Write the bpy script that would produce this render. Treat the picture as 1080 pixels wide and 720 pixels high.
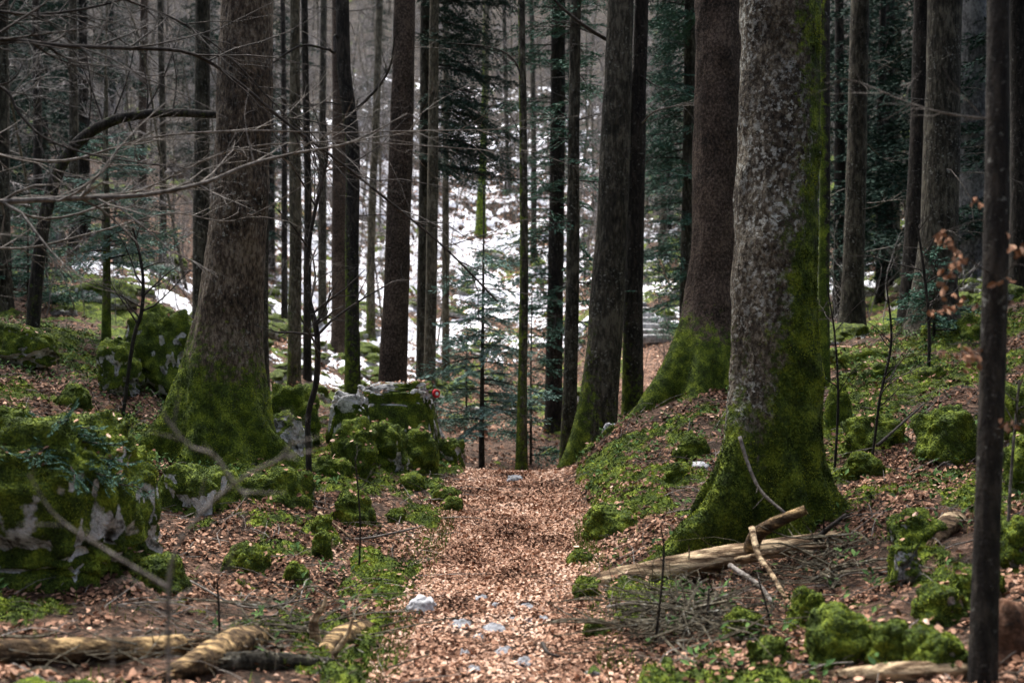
import bpy, bmesh, math, random
import numpy as np
from mathutils import Vector
SC = bpy.context.scene
COL = SC.collection
for o in list(bpy.data.objects): bpy.data.objects.remove(o)
R = math.radians
F, PW, PH = 1140.0, 1080.0, 720.0          # focal length in photo pixels
CAMZ, PITCH = 1.6, math.atan(20/1140.0)
# ---------------------------------------------------------------- camera, sky, sun, exposure
cd = bpy.data.cameras.new('camera'); cam = bpy.data.objects.new('camera', cd); COL.objects.link(cam)
cam.location = (0, 0, CAMZ); cam.rotation_euler = (R(90)-PITCH, 0, 0)
cd.sensor_width = 36; cd.lens = 36*F/PW; cd.clip_start = 0.05; cd.clip_end = 600
cd.dof.use_dof = True; cd.dof.focus_distance = 9.0; cd.dof.aperture_fstop = 1.8
SC.camera = cam
w = bpy.data.worlds.new('World'); SC.world = w; w.use_nodes = True
nt = w.node_tree; bg = nt.nodes['Background']
sky = nt.nodes.new('ShaderNodeTexSky'); sky.sky_type = 'NISHITA'; sky.sun_disc = False
SUN_EL, SUN_AZ = 62, -22                      # overcast: a high, very soft sun behind the gap over the slope
sky.sun_elevation = R(SUN_EL); sky.sun_rotation = R(SUN_AZ)
sky.dust_density = 6.0; sky.ozone_density = 0.6; sky.air_density = 0.8
hs = nt.nodes.new('ShaderNodeHueSaturation'); hs.inputs['Saturation'].default_value = .8   # a white overcast sky
nt.links.new(sky.outputs[0], hs.inputs['Color']); nt.links.new(hs.outputs[0], bg.inputs[0]); bg.inputs[1].default_value = 0.06
sl = bpy.data.lights.new('sun', 'SUN'); sl.energy = 1.5; sl.angle = R(38); sl.color = (1, .985, .96)
so = bpy.data.objects.new('sun', sl); COL.objects.link(so)
sd = Vector((math.sin(R(SUN_AZ))*math.cos(R(SUN_EL)), math.cos(R(SUN_AZ))*math.cos(R(SUN_EL)), math.sin(R(SUN_EL))))
so.rotation_euler = sd.to_track_quat('Z', 'Y').to_euler()
vs = SC.view_settings; vs.view_transform = 'Standard'; vs.look = 'None'; vs.gamma = 1; vs.use_curve_mapping = False
vs.exposure = 2.8
cy = SC.cycles
cy.max_bounces = 6; cy.diffuse_bounces = 4; cy.glossy_bounces = 2; cy.transmission_bounces = 2
cy.use_denoising = True
try: cy.denoiser = 'OPENIMAGEDENOISE'
except Exception: pass
# ---------------------------------------------------------------- maths
rng = np.random.default_rng(7)
rnd = random.Random(11)
def at(px, py, d):
    """the point at distance d (world y) that the photo shows at pixel px, py"""
    u = (360.0-py)/F; c, s = math.cos(PITCH), math.sin(PITCH)
    k = d/(c+s*u)
    return np.array([(px-540.0)/F*k, d, CAMZ+(c*u-s)*k])
def _h(ix, iy, iz, seed):
    n = (ix.astype(np.int64)*374761393 + iy.astype(np.int64)*668265263 + iz.astype(np.int64)*2147483647 + seed*974634777) & 0xffffffff
    n = ((n ^ (n >> 13))*1274126177) & 0xffffffff
    n = ((n ^ (n >> 16))*2246822519) & 0xffffffff
    return ((n ^ (n >> 15)) & 0xffffff)/16777215.0
def vnoise(p, seed=0):
    """value noise of an (n,3) array, 0..1"""
    i = np.floor(p); f = p-i; f = f*f*f*(f*(f*6-15)+10); i = i.astype(np.int64)
    x, y, z = i[:, 0], i[:, 1], i[:, 2]; r = 0
    for a in (0, 1):
        for b in (0, 1):
            for c in (0, 1):
                wt = (f[:, 0] if a else 1-f[:, 0])*(f[:, 1] if b else 1-f[:, 1])*(f[:, 2] if c else 1-f[:, 2])
                r = r + wt*_h(x+a, y+b, z+c, seed)
    return r
def fbm(p, octv=4, seed=0, gain=.5):
    s = 0; a = 1; t = 0
    for k in range(octv):
        s = s+a*vnoise(p*2**k+17.3*k, seed+k); t += a; a *= gain
    return s/t
def p3(x, y, z=0, s=1.0):
    x = np.asarray(x, float); return np.stack([x*s, np.asarray(y, float)*s, np.zeros_like(x)+z], -1)
def smooth(a, b, x):
    t = np.clip((x-a)/(b-a), 0, 1); return t*t*(3-2*t)
# ---------------------------------------------------------------- terrain height
PXC = np.array([-200, 0, 150, 300, 400, 480, 600, 660, 760, 860, 960, 1080, 1280.])
DC = np.array([4, 5, 6.5, 8, 10, 12, 14, 17, 20, 25, 30, 40, 55, 75, 100, 140.])
ZT = np.array([
 [.5,.25,.1,.02,0,0,0,.02,.04,.06,.1,.2,.4],
 [.4,.15,.08,.02,0,0,0,.02,.05,.08,.15,.3,.5],
 [.5,.15,.1,.05,0,0,0,.03,.08,.15,.35,.5,.7],
 [.8,.45,.12,.15,.05,0,0,.12,.2,.3,.45,.6,.9],
 [1.0,.75,.35,.22,.12,0,0,.25,.45,.55,.7,.9,1.3],
 [1.2,1.1,.7,.35,.25,0,0,.45,.8,.85,1.0,1.3,1.8],
 [1.5,1.4,1.0,.4,.2,-.4,-.45,.05,.85,1.1,1.35,1.7,2.3],
 [1.9,1.8,1.3,.4,.1,-.55,-.65,-.3,.5,1.2,1.6,2.2,3],
 [2.6,2.4,2.0,.8,.1,-.5,-.6,.1,.7,1.3,1.9,2.6,3.6],
 [3.8,3.4,3.0,1.4,.4,-.2,-.3,1.0,1.4,1.7,2.4,3.4,5],
 [5,4.6,4.2,2.0,1.0,.5,.7,2.0,2.4,2.6,3.2,4.5,6],
 [8,7.5,7,4.4,3.2,2.6,2.6,4,4.5,5,6,7.5,9],
 [14,13,12,9.5,8.5,7.6,7.5,8.5,9.5,11,12.5,14,16],
 [23,22,21,18.5,17,16,16,17,18.5,20,22,24,26],
 [38,37,36,33,31,30,30,31,33,35,37,39,41],
 [62,61,60,58,57,56,56,57,58,60,62,64,66.]])
def _cat(a, b, c, d, t): return b+.5*t*(c-a+t*(2*a-5*b+4*c-d+t*(3*(b-c)+d-a)))
def h0(x, y):
    d = np.clip(y, 4.0, 139.9); u = np.clip(540+x/d*F, -199.9, 1279.9)
    ui = np.interp(u, PXC, np.arange(len(PXC))); di = np.interp(np.log(d), np.log(DC), np.arange(len(DC)))
    a = np.clip(np.floor(ui).astype(int), 0, len(PXC)-2); b = np.clip(np.floor(di).astype(int), 0, len(DC)-2)
    tu, td = ui-a, di-b; rows = []
    for k in (-1, 0, 1, 2):
        r = np.clip(b+k, 0, len(DC)-1)
        q = [ZT[r, np.clip(a+m, 0, len(PXC)-1)] for m in (-1, 0, 1, 2)]
        rows.append(_cat(*q, tu))
    z = _cat(*rows, td)
    return z+np.clip(-(y+5), 0, 60)**1.15*.45          # unseen rise added behind the camera to block stray light
def path_d(x, y):
    """signed: <1 on the path"""
    cx = np.interp(y, [0, 4.8, 8, 12, 14, 17, 20, 23, 25.5], [-.1, -.06, 0, .06, .3, 1.0, 2.0, 2.9, 3.35])
    hw = np.interp(y, [0, 5, 8, 12, 20, 26], [.58, .57, .56, .58, .45, .4])
    return np.abs(x-cx)/hw + 10*smooth(25.5, 27, y)
def hh(x, y):
    x = np.asarray(x, float); y = np.asarray(y, float)
    z = h0(x, y)
    off = smooth(.8, 1.9, path_d(x, y))*smooth(0, 1, np.minimum(1, 1))
    n1 = fbm(p3(x, y, 3.3, .9), 3, 5)-.5
    n2 = fbm(p3(x, y, 7.7, 4.0), 3, 9)-.5
    far = smooth(20, 45, y)
    return z+off*(n1*(.28+.9*far)+n2*.07)+n2*.025*(1-off)+off*.02-(1-off)*.03
def h(x, y): return float(hh(np.array([x]), np.array([y]))[0])
def hm(x, y):
    """the floor with its moss cushions"""
    x = np.asarray(x, float); y = np.asarray(y, float); m = moss_field(x, y)
    return hh(x, y)+smooth(.46, .75, m)*smooth(30, 20, y)*(.015+.065*np.clip(1-np.abs(fbm(p3(x, y, 8.8, 4.5), 3, 71, .6)-.5)*4.5, 0, 1))
def gp(px, py, dmin=4.0, dmax=120):
    """where the photo's pixel meets the ground"""
    ds = np.geomspace(dmin, dmax, 700); P = np.array([at(px, py, d) for d in ds])
    g = P[:, 2]-hh(P[:, 0], P[:, 1]); i = np.argmax(g < 0)
    if g[i] >= 0: i = len(ds)-1
    p = P[i].copy(); p[2] = h(p[0], p[1]); return p
# ---------------------------------------------------------------- mesh collector
class MB:
    def __init__(s): s.V = []; s.n = 0; s.Q = []; s.T = []; s.qm = []; s.tm = []; s.A = []; s.B = []
    def add(s, v, q=None, t=None, moss=0., tint=.5, mi=0):
        v = np.asarray(v, float).reshape(-1, 3); k = len(v)
        s.V.append(v); s.A.append(np.broadcast_to(np.asarray(moss, float), (k,)).copy()); s.B.append(np.broadcast_to(np.asarray(tint, float), (k,)).copy())
        if q is not None and len(q): s.Q.append(np.asarray(q, np.int64)+s.n); s.qm.append(np.full(len(q), mi))
        if t is not None and len(t): s.T.append(np.asarray(t, np.int64)+s.n); s.tm.append(np.full(len(t), mi))
        s.n += k; return s
    def mesh(s, name, mats, smoothed=True, off=(0, 0, 0)):
        me = bpy.data.meshes.new(name)
        V = (np.concatenate(s.V) if s.V else np.zeros((0, 3)))-np.asarray(off, float)
        Q = np.concatenate(s.Q) if s.Q else np.zeros((0, 4), np.int64); T = np.concatenate(s.T) if s.T else np.zeros((0, 3), np.int64)
        me.vertices.add(len(V)); me.vertices.foreach_set('co', V.astype(np.float32).ravel())
        L = np.concatenate([Q.ravel(), T.ravel()]).astype(np.int32); me.loops.add(len(L)); me.loops.foreach_set('vertex_index', L)
        st = np.concatenate([np.arange(len(Q))*4, len(Q)*4+np.arange(len(T))*3]).astype(np.int32)
        me.polygons.add(len(st)); me.polygons.foreach_set('loop_start', st)
        mi = np.concatenate((s.qm+s.tm) or [np.zeros(0)]).astype(np.int32)
        if len(mi): me.polygons.foreach_set('material_index', mi)
        me.polygons.foreach_set('use_smooth', np.full(len(st), smoothed))
        for nm, arr in (('moss', s.A), ('tint', s.B)):
            a = me.attributes.new(nm, 'FLOAT', 'POINT'); a.data.foreach_set('value', np.concatenate(arr).astype(np.float32) if arr else np.zeros(0, np.float32))
        for m in (mats if isinstance(mats, (list, tuple)) else [mats]): me.materials.append(m)
        me.update(calc_edges=True); me.validate(); return me
def obj(name, mb, mats, parent=None, loc=None, smoothed=True):
    """loc: own origin for a one-mesh thing; a part sits in its thing's frame"""
    off = np.array(parent.location) if parent is not None and parent.parent is None else (np.array(parent.parent.location) if parent is not None else (np.zeros(3) if loc is None else np.asarray(loc, float)))
    o = bpy.data.objects.new(name, mb.mesh(name, mats, smoothed, off)); COL.objects.link(o)
    if parent is not None: o.parent = parent
    elif loc is not None: o.location = tuple(off)
    return o
def tag(o, label=None, cat=None, group=None, kind=None):
    for k, v in (('label', label), ('category', cat), ('group', group), ('kind', kind)):
        if v: o[k] = v
    return o
def thing(name, label, cat, loc, group=None):
    o = bpy.data.objects.new(name, None); COL.objects.link(o); o.location = tuple(float(a) for a in loc); o.empty_display_size = .2
    return tag(o, label, cat, group)
def dup(root, loc, rz=0., sc=1., label=None, group=None):
    r = root.copy(); COL.objects.link(r); r.location = tuple(float(a) for a in loc); r.rotation_euler = (0, 0, rz); r.scale = (sc,)*3 if np.isscalar(sc) else sc
    if label: r['label'] = label
    if group: r['group'] = group
    for ch in list(root.children):
        c = ch.copy(); COL.objects.link(c); c.parent = r
        for g in ch.children:
            e = g.copy(); COL.objects.link(e); e.parent = c
    return r
# ---------------------------------------------------------------- shapes
def unit(v): return v/(np.linalg.norm(v, axis=-1, keepdims=True)+1e-9)
def frame(pts):
    t = unit(np.gradient(pts, axis=0)); m = t.mean(0); ref = np.eye(3)[np.argmin(np.abs(m))]
    u = unit(np.cross(t, ref)); return t, u, np.cross(t, u)
def tube(mb, pts, rad, sides=6, moss=0., tint=.5, mi=0, rough=0., cap=False):
    pts = np.asarray(pts, float); n = len(pts); rad = np.broadcast_to(np.asarray(rad, float), (n,))
    t, u, v = frame(pts); a = np.arange(sides)*2*np.pi/sides
    ring = u[:, None]*np.cos(a)[None, :, None]+v[:, None]*np.sin(a)[None, :, None]
    rr = rad[:, None]*np.ones((1, sides))
    if rough: rr = rr*(1+rough*(fbm(((pts[:, None]+ring*rad[:, None, None])*14).reshape(-1, 3), 3, 3).reshape(n, sides)-.5)*2)
    V = pts[:, None]+ring*rr[:, :, None]
    i = np.arange(n-1)[:, None]*sides; j = np.arange(sides)[None]; k = (j+1) % sides
    q = np.stack([i+j, i+k, i+sides+k, i+sides+j], -1).reshape(-1, 4)
    mo = moss if np.isscalar(moss) else np.repeat(moss, sides)
    if not np.isscalar(moss) and ring[..., 2].size: mo = mo+0.35*ring[..., 2].ravel()
    V = V.reshape(-1, 3); tt = None
    if cap:
        V = np.concatenate([V, pts[:1], pts[-1:]]); c0 = n*sides
        tt = [(c0, (b+1) % sides, b) for b in range(sides)]+[(c0+1, (n-1)*sides+b, (n-1)*sides+(b+1) % sides) for b in range(sides)]
        if not np.isscalar(mo): mo = np.concatenate([mo, [0, 0]])
    mb.add(V, q, tt, mo, tint, mi)
def bez(pts, n):
    """smooth polyline through points (rows may carry extra columns such as a radius)"""
    P = np.asarray(pts, float)
    if len(P) == 2: return P[0]+(P[1]-P[0])*np.linspace(0, 1, n)[:, None]
    P = np.vstack([2*P[0]-P[1], P, 2*P[-1]-P[-2]]); s = np.linspace(0, len(P)-3-1e-6, n); i = s.astype(int); f = (s-i)[:, None]
    return _cat(P[i], P[i+1], P[i+2], P[i+3], f)
def grow(mb, p, d, L, r, depth, rr, up=.0, kids=5, wig=.18, moss=0., spread=.8, taper=.25, kl=.55):
    """a bare branch that forks into twigs"""
    n = max(4, int(5+L*2)); pts = [np.asarray(p, float)]; d = unit(np.asarray(d, float)); dd = d.copy(); D = [dd]
    for i in range(n-1):
        dd = unit(dd+rr.normal(0, wig, 3)+np.array([0, 0, up])); pts.append(pts[-1]+dd*L/(n-1)); D.append(dd)
    rad = r*np.linspace(1, taper, n)
    tube(mb, pts, rad, 7 if r > .02 else (5 if r > .008 else 3), moss)
    if depth > 0:
        for k in range(kids):
            t = rr.uniform(.2, .97); i = min(n-2, int(t*(n-1))); q = pts[i]+(pts[i+1]-pts[i])*rr.uniform(0, 1)
            side = unit(np.cross(D[i], rr.normal(0, 1, 3)))
            grow(mb, q, D[i]+side*spread*rr.uniform(.6, 1.3), L*kl*rr.uniform(.5, 1.1)*(1-.4*t), rad[i]*.6, depth-1, rr, up, max(2, kids-1), wig, moss, spread, taper, kl)
    return pts
def diamonds(mb, P, D, N, ln, wd, tint=.5, mi=0, moss=0., fold=0.):
    """many small pointed leaves / needles / moss shoots as real quads"""
    P = np.asarray(P, float); k = len(P)
    if not k: return
    D = unit(D); S = unit(np.cross(D, N)); ln = np.broadcast_to(ln, (k,))[:, None]; wd = np.broadcast_to(wd, (k,))[:, None]; Nn = np.cross(S, D)
    V = np.stack([P, P+D*ln*.5+S*wd*.5+Nn*fold*wd, P+D*ln, P+D*ln*.5-S*wd*.5+Nn*fold*wd], 1)
    i = np.arange(k)*4; q = np.stack([i, i+1, i+2, i+3], 1)
    mb.add(V.reshape(-1, 3), q, None, moss, np.repeat(np.broadcast_to(tint, (k,)), 4), mi)
def leaves(mb, P, D, N, ln, wd, tint, fold=.35, mi=0):
    """curled two-halved leaves"""
    k = len(P); D = unit(D); S = unit(np.cross(D, N)); Nn = np.cross(S, D); ln = ln[:, None]; wd = wd[:, None]; fo = np.asarray(fold).reshape(-1, 1)
    c = rng.uniform(-.25, .3, (k, 1))
    V = np.stack([P, P+D*ln*.3+S*wd*.5+Nn*wd*fo, P+D*ln*.72+S*wd*.42+Nn*(wd*fo+c*ln*.5), P+D*ln+Nn*c*ln, P+D*ln*.72-S*wd*.42+Nn*(wd*fo+c*ln*.5), P+D*ln*.3-S*wd*.5+Nn*wd*fo], 1)
    i = np.arange(k)*6; q = np.concatenate([np.stack([i, i+1, i+2, i+3], 1), np.stack([i, i+3, i+4, i+5], 1)])
    mb.add(V.reshape(-1, 3), q, None, 0, np.repeat(tint, 6), mi)
def sample(mb, dens, thr=.5, rr=rng, sel=None):
    """points on the collected faces where moss > thr"""
    V = np.concatenate(mb.V); A = np.concatenate(mb.A)
    Q = np.concatenate(mb.Q) if mb.Q else np.zeros((0, 4), int); T = [Q[:, [0, 1, 2]], Q[:, [0, 2, 3]]]+([np.concatenate(mb.T)] if mb.T else []); T = np.concatenate(T)
    a, b, c = V[T[:, 0]], V[T[:, 1]], V[T[:, 2]]; N = np.cross(b-a, c-a); ar = np.linalg.norm(N, axis=1)/2
    m = A[T].mean(1); wt = ar*np.clip((m-thr)*4, 0, 1)
    if sel is not None: wt = wt*sel((a+b+c)/3)
    tot = wt.sum()
    k = int(tot*dens)
    if k < 1: return np.zeros((0, 3)), np.zeros((0, 3))
    i = rr.choice(len(T), k, p=wt/tot); r1 = np.sqrt(rr.random((k, 1))); r2 = rr.random((k, 1))
    return a[i]*(1-r1)+b[i]*r1*(1-r2)+c[i]*r1*r2, unit(N[i])
def tufts(P, N, ln=.028, wd=.008, each=2, rr=rng):
    mb = MB()
    if not len(P): return mb
    cl = fbm(P*7, 2, 31)
    P = np.repeat(P, each, 0); N = np.repeat(N, each, 0); cl = np.repeat(cl, each)
    D = unit(N+rr.normal(0, .55, P.shape)+np.array([0, 0, .12])); k = len(P)
    diamonds(mb, P-N*.004, D, rr.normal(0, 1, P.shape), ln*rr.uniform(.5, 1.25, k), wd*rr.uniform(.7, 1.3, k), np.clip((cl-.5)*2.2+.5+rr.normal(0, .16, k), 0, 1))
    return mb
_ico = {}
def ico(n):
    if n not in _ico:
        b = bmesh.new(); bmesh.ops.create_icosphere(b, subdivisions=n, radius=1)
        _ico[n] = (np.array([v.co[:] for v in b.verts]), np.array([[v.index for v in f.verts] for f in b.faces])); b.free()
    return _ico[n]
# ---------------------------------------------------------------- materials
def mat(name, rough=.9, spec=.2):
    m = bpy.data.materials.new(name); m.use_nodes = True; t = m.node_tree; b = t.nodes['Principled BSDF']
    b.inputs['Roughness'].default_value = rough; b.inputs['Specular IOR Level'].default_value = spec
    return m, t, b
def N(t, ty, **kw):
    n = t.nodes.new('ShaderNode'+ty)
    for k, v in kw.items():
        if k in n.inputs: n.inputs[k].default_value = v
        else: setattr(n, k, v)
    return n
def ramp(t, fac, stops, interp='LINEAR'):
    n = t.nodes.new('ShaderNodeValToRGB'); n.color_ramp.interpolation = interp; e = n.color_ramp.elements
    while len(e) < len(stops): e.new(.5)
    for i, (p, c) in enumerate(stops): e[i].position = p; e[i].color = (c[0], c[1], c[2], 1) if not np.isscalar(c) else (c, c, c, 1)
    t.links.new(fac, n.inputs[0]); return n.outputs[0]
def attr(t, nm): n = t.nodes.new('ShaderNodeAttribute'); n.attribute_name = nm; return n.outputs['Fac']
def mix(t, f, a, b):
    n = t.nodes.new('ShaderNodeMix'); n.data_type = 'RGBA'
    for s, v in ((n.inputs[0], f), (n.inputs[6], a), (n.inputs[7], b)):
        if hasattr(v, 'links'): t.links.new(v, s)
        else: s.default_value = v if np.isscalar(v) else (*v, 1)
    return n.outputs[2]
def mth(t, op, a, b=0., clamp=False):
    n = t.nodes.new('ShaderNodeMath'); n.operation = op; n.use_clamp = clamp
    for s, v in ((n.inputs[0], a), (n.inputs[1], b)):
        if hasattr(v, 'links'): t.links.new(v, s)
        else: s.default_value = v
    return n.outputs[0]
def tex(t, ty, sc, vec=None, det=4., out=0, **kw):
    n = t.nodes.new('ShaderNodeTex'+ty); n.inputs['Scale'].default_value = sc
    if 'Detail' in n.inputs: n.inputs['Detail'].default_value = det
    for k, v in kw.items():
        if k in n.inputs: n.inputs[k].default_value = v
        else: setattr(n, k, v)
    if vec is not None: t.links.new(vec, n.inputs['Vector'])
    return n.outputs[out]
def coords(t, sc=(1, 1, 1), which='Object'):
    c = t.nodes.new('ShaderNodeTexCoord'); m = t.nodes.new('ShaderNodeMapping'); m.inputs['Scale'].default_value = sc
    t.links.new(c.outputs[which], m.inputs[0]); return m.outputs[0]
def bump(t, b, hgt, dist, strength=1.):
    n = t.nodes.new('ShaderNodeBump'); n.inputs['Distance'].default_value = dist; n.inputs['Strength'].default_value = strength
    t.links.new(hgt, n.inputs['Height']); t.links.new(n.outputs[0], b.inputs['Normal'])
MOSS_D, MOSS_M, MOSS_L = (.010, .017, .003), (.050, .078, .009), (.20, .25, .024)
def mosscol(t, vec):
    f = tex(t, 'Noise', 9, vec, 5); g = tex(t, 'Noise', 70, vec, 3)
    return ramp(t, mth(t, 'ADD', mth(t, 'MULTIPLY', f, .6), mth(t, 'MULTIPLY', g, .45)), [(.36, MOSS_D), (.52, MOSS_M), (.68, MOSS_L)]), g
def bark(name, cs, lichen=0., stretch=.35, scale=22, dist=.012, lich_col=(.33, .33, .29), mosst=.5, lying=False):
    m, t, b = mat(name); v = coords(t, (stretch, 1, 1) if lying else (1, 1, stretch)); v1 = coords(t)
    n1 = tex(t, 'Noise', scale, v, 8, Roughness=.65); vo = tex(t, 'Voronoi', scale*1.5, v, out=0); n2 = tex(t, 'Noise', 3, v1, 4)
    f = mth(t, 'ADD', mth(t, 'MULTIPLY', n1, .7), mth(t, 'MULTIPLY', n2, .35))
    c = ramp(t, f, [(.42, cs[0]), (.53, cs[1]), (.62, cs[2])])
    if lichen:
        ln = mth(t, 'MULTIPLY', ramp(t, tex(t, 'Noise', 26, v1, 6, Roughness=.7), [(.60-.06*lichen, 0), (.66-.06*lichen, 1)]), ramp(t, tex(t, 'Noise', 2.3, v1, 3), [(.40, 0), (.62, 1)]))
        c = mix(t, mth(t, 'MULTIPLY', ln, min(1, .55+lichen*.2)), c, lich_col)
    mc, g = mosscol(t, v1)
    mf = ramp(t, mth(t, 'ADD', attr(t, 'moss'), mth(t, 'MULTIPLY', mth(t, 'SUBTRACT', tex(t, 'Noise', 14, v1, 6, Roughness=.7), .5), 1.4)), [(mosst-.07, 0), (mosst+.12, 1)])
    t.links.new(mix(t, mf, c, mc), b.inputs['Base Color'])
    hgt = mth(t, 'ADD', mth(t, 'MULTIPLY', n1, 1.0), mth(t, 'ADD', mth(t, 'MULTIPLY', vo, .5), mth(t, 'MULTIPLY', g, .5)))
    bump(t, b, hgt, dist, 1.0); return m
M = {}
M['bark_spruce'] = bark('spruce_bark', [(.012, .009, .006), (.070, .056, .040), (.20, .175, .130)], 1.35, .6, 36, .03, (.50, .51, .46))
M['bark_grey'] = bark('left_spruce_bark', [(.012, .009, .006), (.072, .052, .036), (.18, .145, .105)], .6, .42, 34, .025)
M['bark_red'] = bark('reddish_bark', [(.012, .009, .006), (.052, .036, .026), (.12, .088, .066)], .0, .8, 40, .012)
M['bark_dark'] = bark('dark_bark', [(.010, .009, .006), (.034, .030, .021), (.095, .085, .062)], .5, .3, 24)
M['bark_thin'] = bark('thin_bark', [(.022, .019, .012), (.075, .064, .042), (.16, .14, .10)], .6, .3, 30, .004)
M['bark_black'] = bark('black_bark', [(.008, .007, .006), (.020, .017, .014), (.045, .038, .03)], .2, .3, 24)
M['bark_pale'] = bark('pale_grey_bark', [(.05, .05, .05), (.13, .13, .13), (.25, .25, .245)], .5, .6, 20)
M['twig'] = bark('grey_twig', [(.05, .043, .036), (.12, .105, .09), (.22, .2, .18)], .0, 1, 30, .002)
M['twig_dark'] = bark('dark_twig', [(.012, .010, .009), (.032, .027, .023), (.065, .055, .047)], .0, 1, 30, .002)
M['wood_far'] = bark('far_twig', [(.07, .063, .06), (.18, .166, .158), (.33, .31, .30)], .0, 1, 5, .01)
M['wood_dead'] = bark('weathered_wood', [(.025, .016, .010), (.13, .085, .048), (.50, .38, .235)], .0, .18, 22, .015, lying=True)
M['wood_rot'] = bark('rotten_wood', [(.022, .015, .009), (.10, .064, .032), (.50, .34, .16)], .0, .18, 22, .02, lying=True)
def leafmat(name, stops, rough=.75, sub=.0):
    m, t, b = mat(name, rough, .3); t.links.new(ramp(t, attr(t, 'tint'), stops), b.inputs['Base Color']); b.inputs['Specular IOR Level'].default_value = .12; b.inputs['Roughness'].default_value = .85; return m
M['leaf'] = leafmat('dry_beech_leaf', [(0, (.025, .013, .008)), (.25, (.11, .055, .033)), (.5, (.31, .170, .108)), (.75, (.48, .29, .195)), (1, (.68, .49, .37))])
M['leaf_hang'] = leafmat('hanging_beech_leaf', [(0, (.13, .06, .035)), (.6, (.32, .17, .10)), (1, (.48, .31, .21))])
M['mosstuft'] = leafmat('moss_shoots', [(0, (.012, .019, .003)), (.38, (.052, .080, .009)), (.7, (.16, .20, .020)), (1, (.30, .35, .04))])
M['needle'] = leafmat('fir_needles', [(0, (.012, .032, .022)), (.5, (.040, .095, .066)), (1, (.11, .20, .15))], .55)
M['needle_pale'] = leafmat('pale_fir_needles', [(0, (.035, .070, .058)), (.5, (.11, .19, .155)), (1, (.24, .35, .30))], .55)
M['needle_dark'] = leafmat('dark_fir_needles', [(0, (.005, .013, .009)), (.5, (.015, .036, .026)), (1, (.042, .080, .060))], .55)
M['herb'] = leafmat('low_green_leaves', [(0, (.014, .035, .010)), (.5, (.04, .085, .022)), (1, (.12, .2, .06))], .5)
M['grass'] = leafmat('grass_blades', [(0, (.03, .06, .01)), (.5, (.09, .15, .02)), (1, (.22, .26, .06))], .6)
# stone
def rockmat(name, pale=(.62, .61, .59), thr=.44):
    m, t, b = mat(name, .85); v = coords(t, which='Generated') if 0 else coords(t)
    n1 = tex(t, 'Noise', 6, v, 8, Roughness=.65); n2 = tex(t, 'Noise', 28, v, 6)
    c = ramp(t, mth(t, 'ADD', mth(t, 'MULTIPLY', n1, .7), mth(t, 'MULTIPLY', n2, .3)), [(.37, (.03, .028, .022)), (.44, (.17, .165, .15)), (.49, (.42, .415, .40)), (.58, pale)])
    mc, g = mosscol(t, v)
    mf = ramp(t, mth(t, 'ADD', attr(t, 'moss'), mth(t, 'MULTIPLY', mth(t, 'SUBTRACT', tex(t, 'Noise', 5, v, 6, Roughness=.6), .5), .9)), [(thr, 0), (thr+.07, 1)])
    t.links.new(mix(t, mf, c, mc), b.inputs['Base Color'])
    bump(t, b, mth(t, 'ADD', mth(t, 'MULTIPLY', n2, .7), mth(t, 'ADD', g, mth(t, 'MULTIPLY', n1, 1.2))), .02, 1.0); return m
M['rock'] = rockmat('limestone_under_moss')
m, t, b = mat('pale_path_stone', .85); v = coords(t)
t.links.new(ramp(t, tex(t, 'Noise', 11, v, 8, Roughness=.7), [(.35, (.12, .12, .12)), (.5, (.33, .33, .34)), (.65, (.55, .55, .57))]), b.inputs['Base Color']); bump(t, b, tex(t, 'Noise', 30, v, 6), .01); M['stone'] = m
m, t, b = mat('old_snow', .6, .3); v = coords(t)
t.links.new(ramp(t, tex(t, 'Noise', 3.5, v, 8, Roughness=.75), [(.36, (.28, .275, .28)), (.50, (.66, .68, .74))]), b.inputs['Base Color']); bump(t, b, tex(t, 'Noise', 9, v, 6), .05); M['snow'] = m
m, t, b = mat('trodden_stone', .85); v = coords(t); t.links.new(ramp(t, tex(t, 'Noise', 16, v, 8, Roughness=.7), [(.38, (.06, .06, .06)), (.52, (.19, .195, .21)), (.66, (.36, .37, .39))]), b.inputs['Base Color']); bump(t, b, tex(t, 'Noise', 35, v, 6), .012); M['chip'] = m
m, t, b = mat('rusty_stone', .85); v = coords(t); t.links.new(ramp(t, tex(t, 'Noise', 9, v, 8, Roughness=.7), [(.38, (.02, .012, .008)), (.62, (.14, .07, .04))]), b.inputs['Base Color']); bump(t, b, tex(t, 'Noise', 20, v, 6), .02); M['rust'] = m
for nm, c in (('paint_red', (.45, .02, .03)), ('paint_white', (.75, .74, .74))):
    m, t, b = mat(nm, .7); v = coords(t); t.links.new(mix(t, mth(t, 'MULTIPLY', tex(t, 'Noise', 60, v, 5), .35), c, tuple(k*.5 for k in c)), b.inputs['Base Color']); M[nm] = m
# ground: litter and soil, with moss carpets
m, t, b = mat('forest_floor', .95); v = coords(t)
vo = N(t, 'TexVoronoi', Scale=26.0, Randomness=1.0); t.links.new(v, vo.inputs['Vector'])
sep = N(t, 'SeparateColor'); t.links.new(vo.outputs['Color'], sep.inputs[0])
vd = N(t, 'TexVoronoi', Scale=9.0); t.links.new(v, vd.inputs['Vector']); sep2 = N(t, 'SeparateColor'); t.links.new(vd.outputs['Color'], sep2.inputs[0])
lf = ramp(t, mth(t, 'ADD', mth(t, 'MULTIPLY', sep.outputs[0], .7), mth(t, 'MULTIPLY', sep2.outputs[1], .3)), [(.0, (.020, .012, .008)), (.35, (.07, .038, .024)), (.65, (.19, .105, .068)), (1, (.40, .25, .18))])
soil = ramp(t, tex(t, 'Noise', 2.2, v, 8, Roughness=.7), [(.35, (.007, .006, .004)), (.65, (.035, .028, .019))])
pm = attr(t, 'tint')
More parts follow.
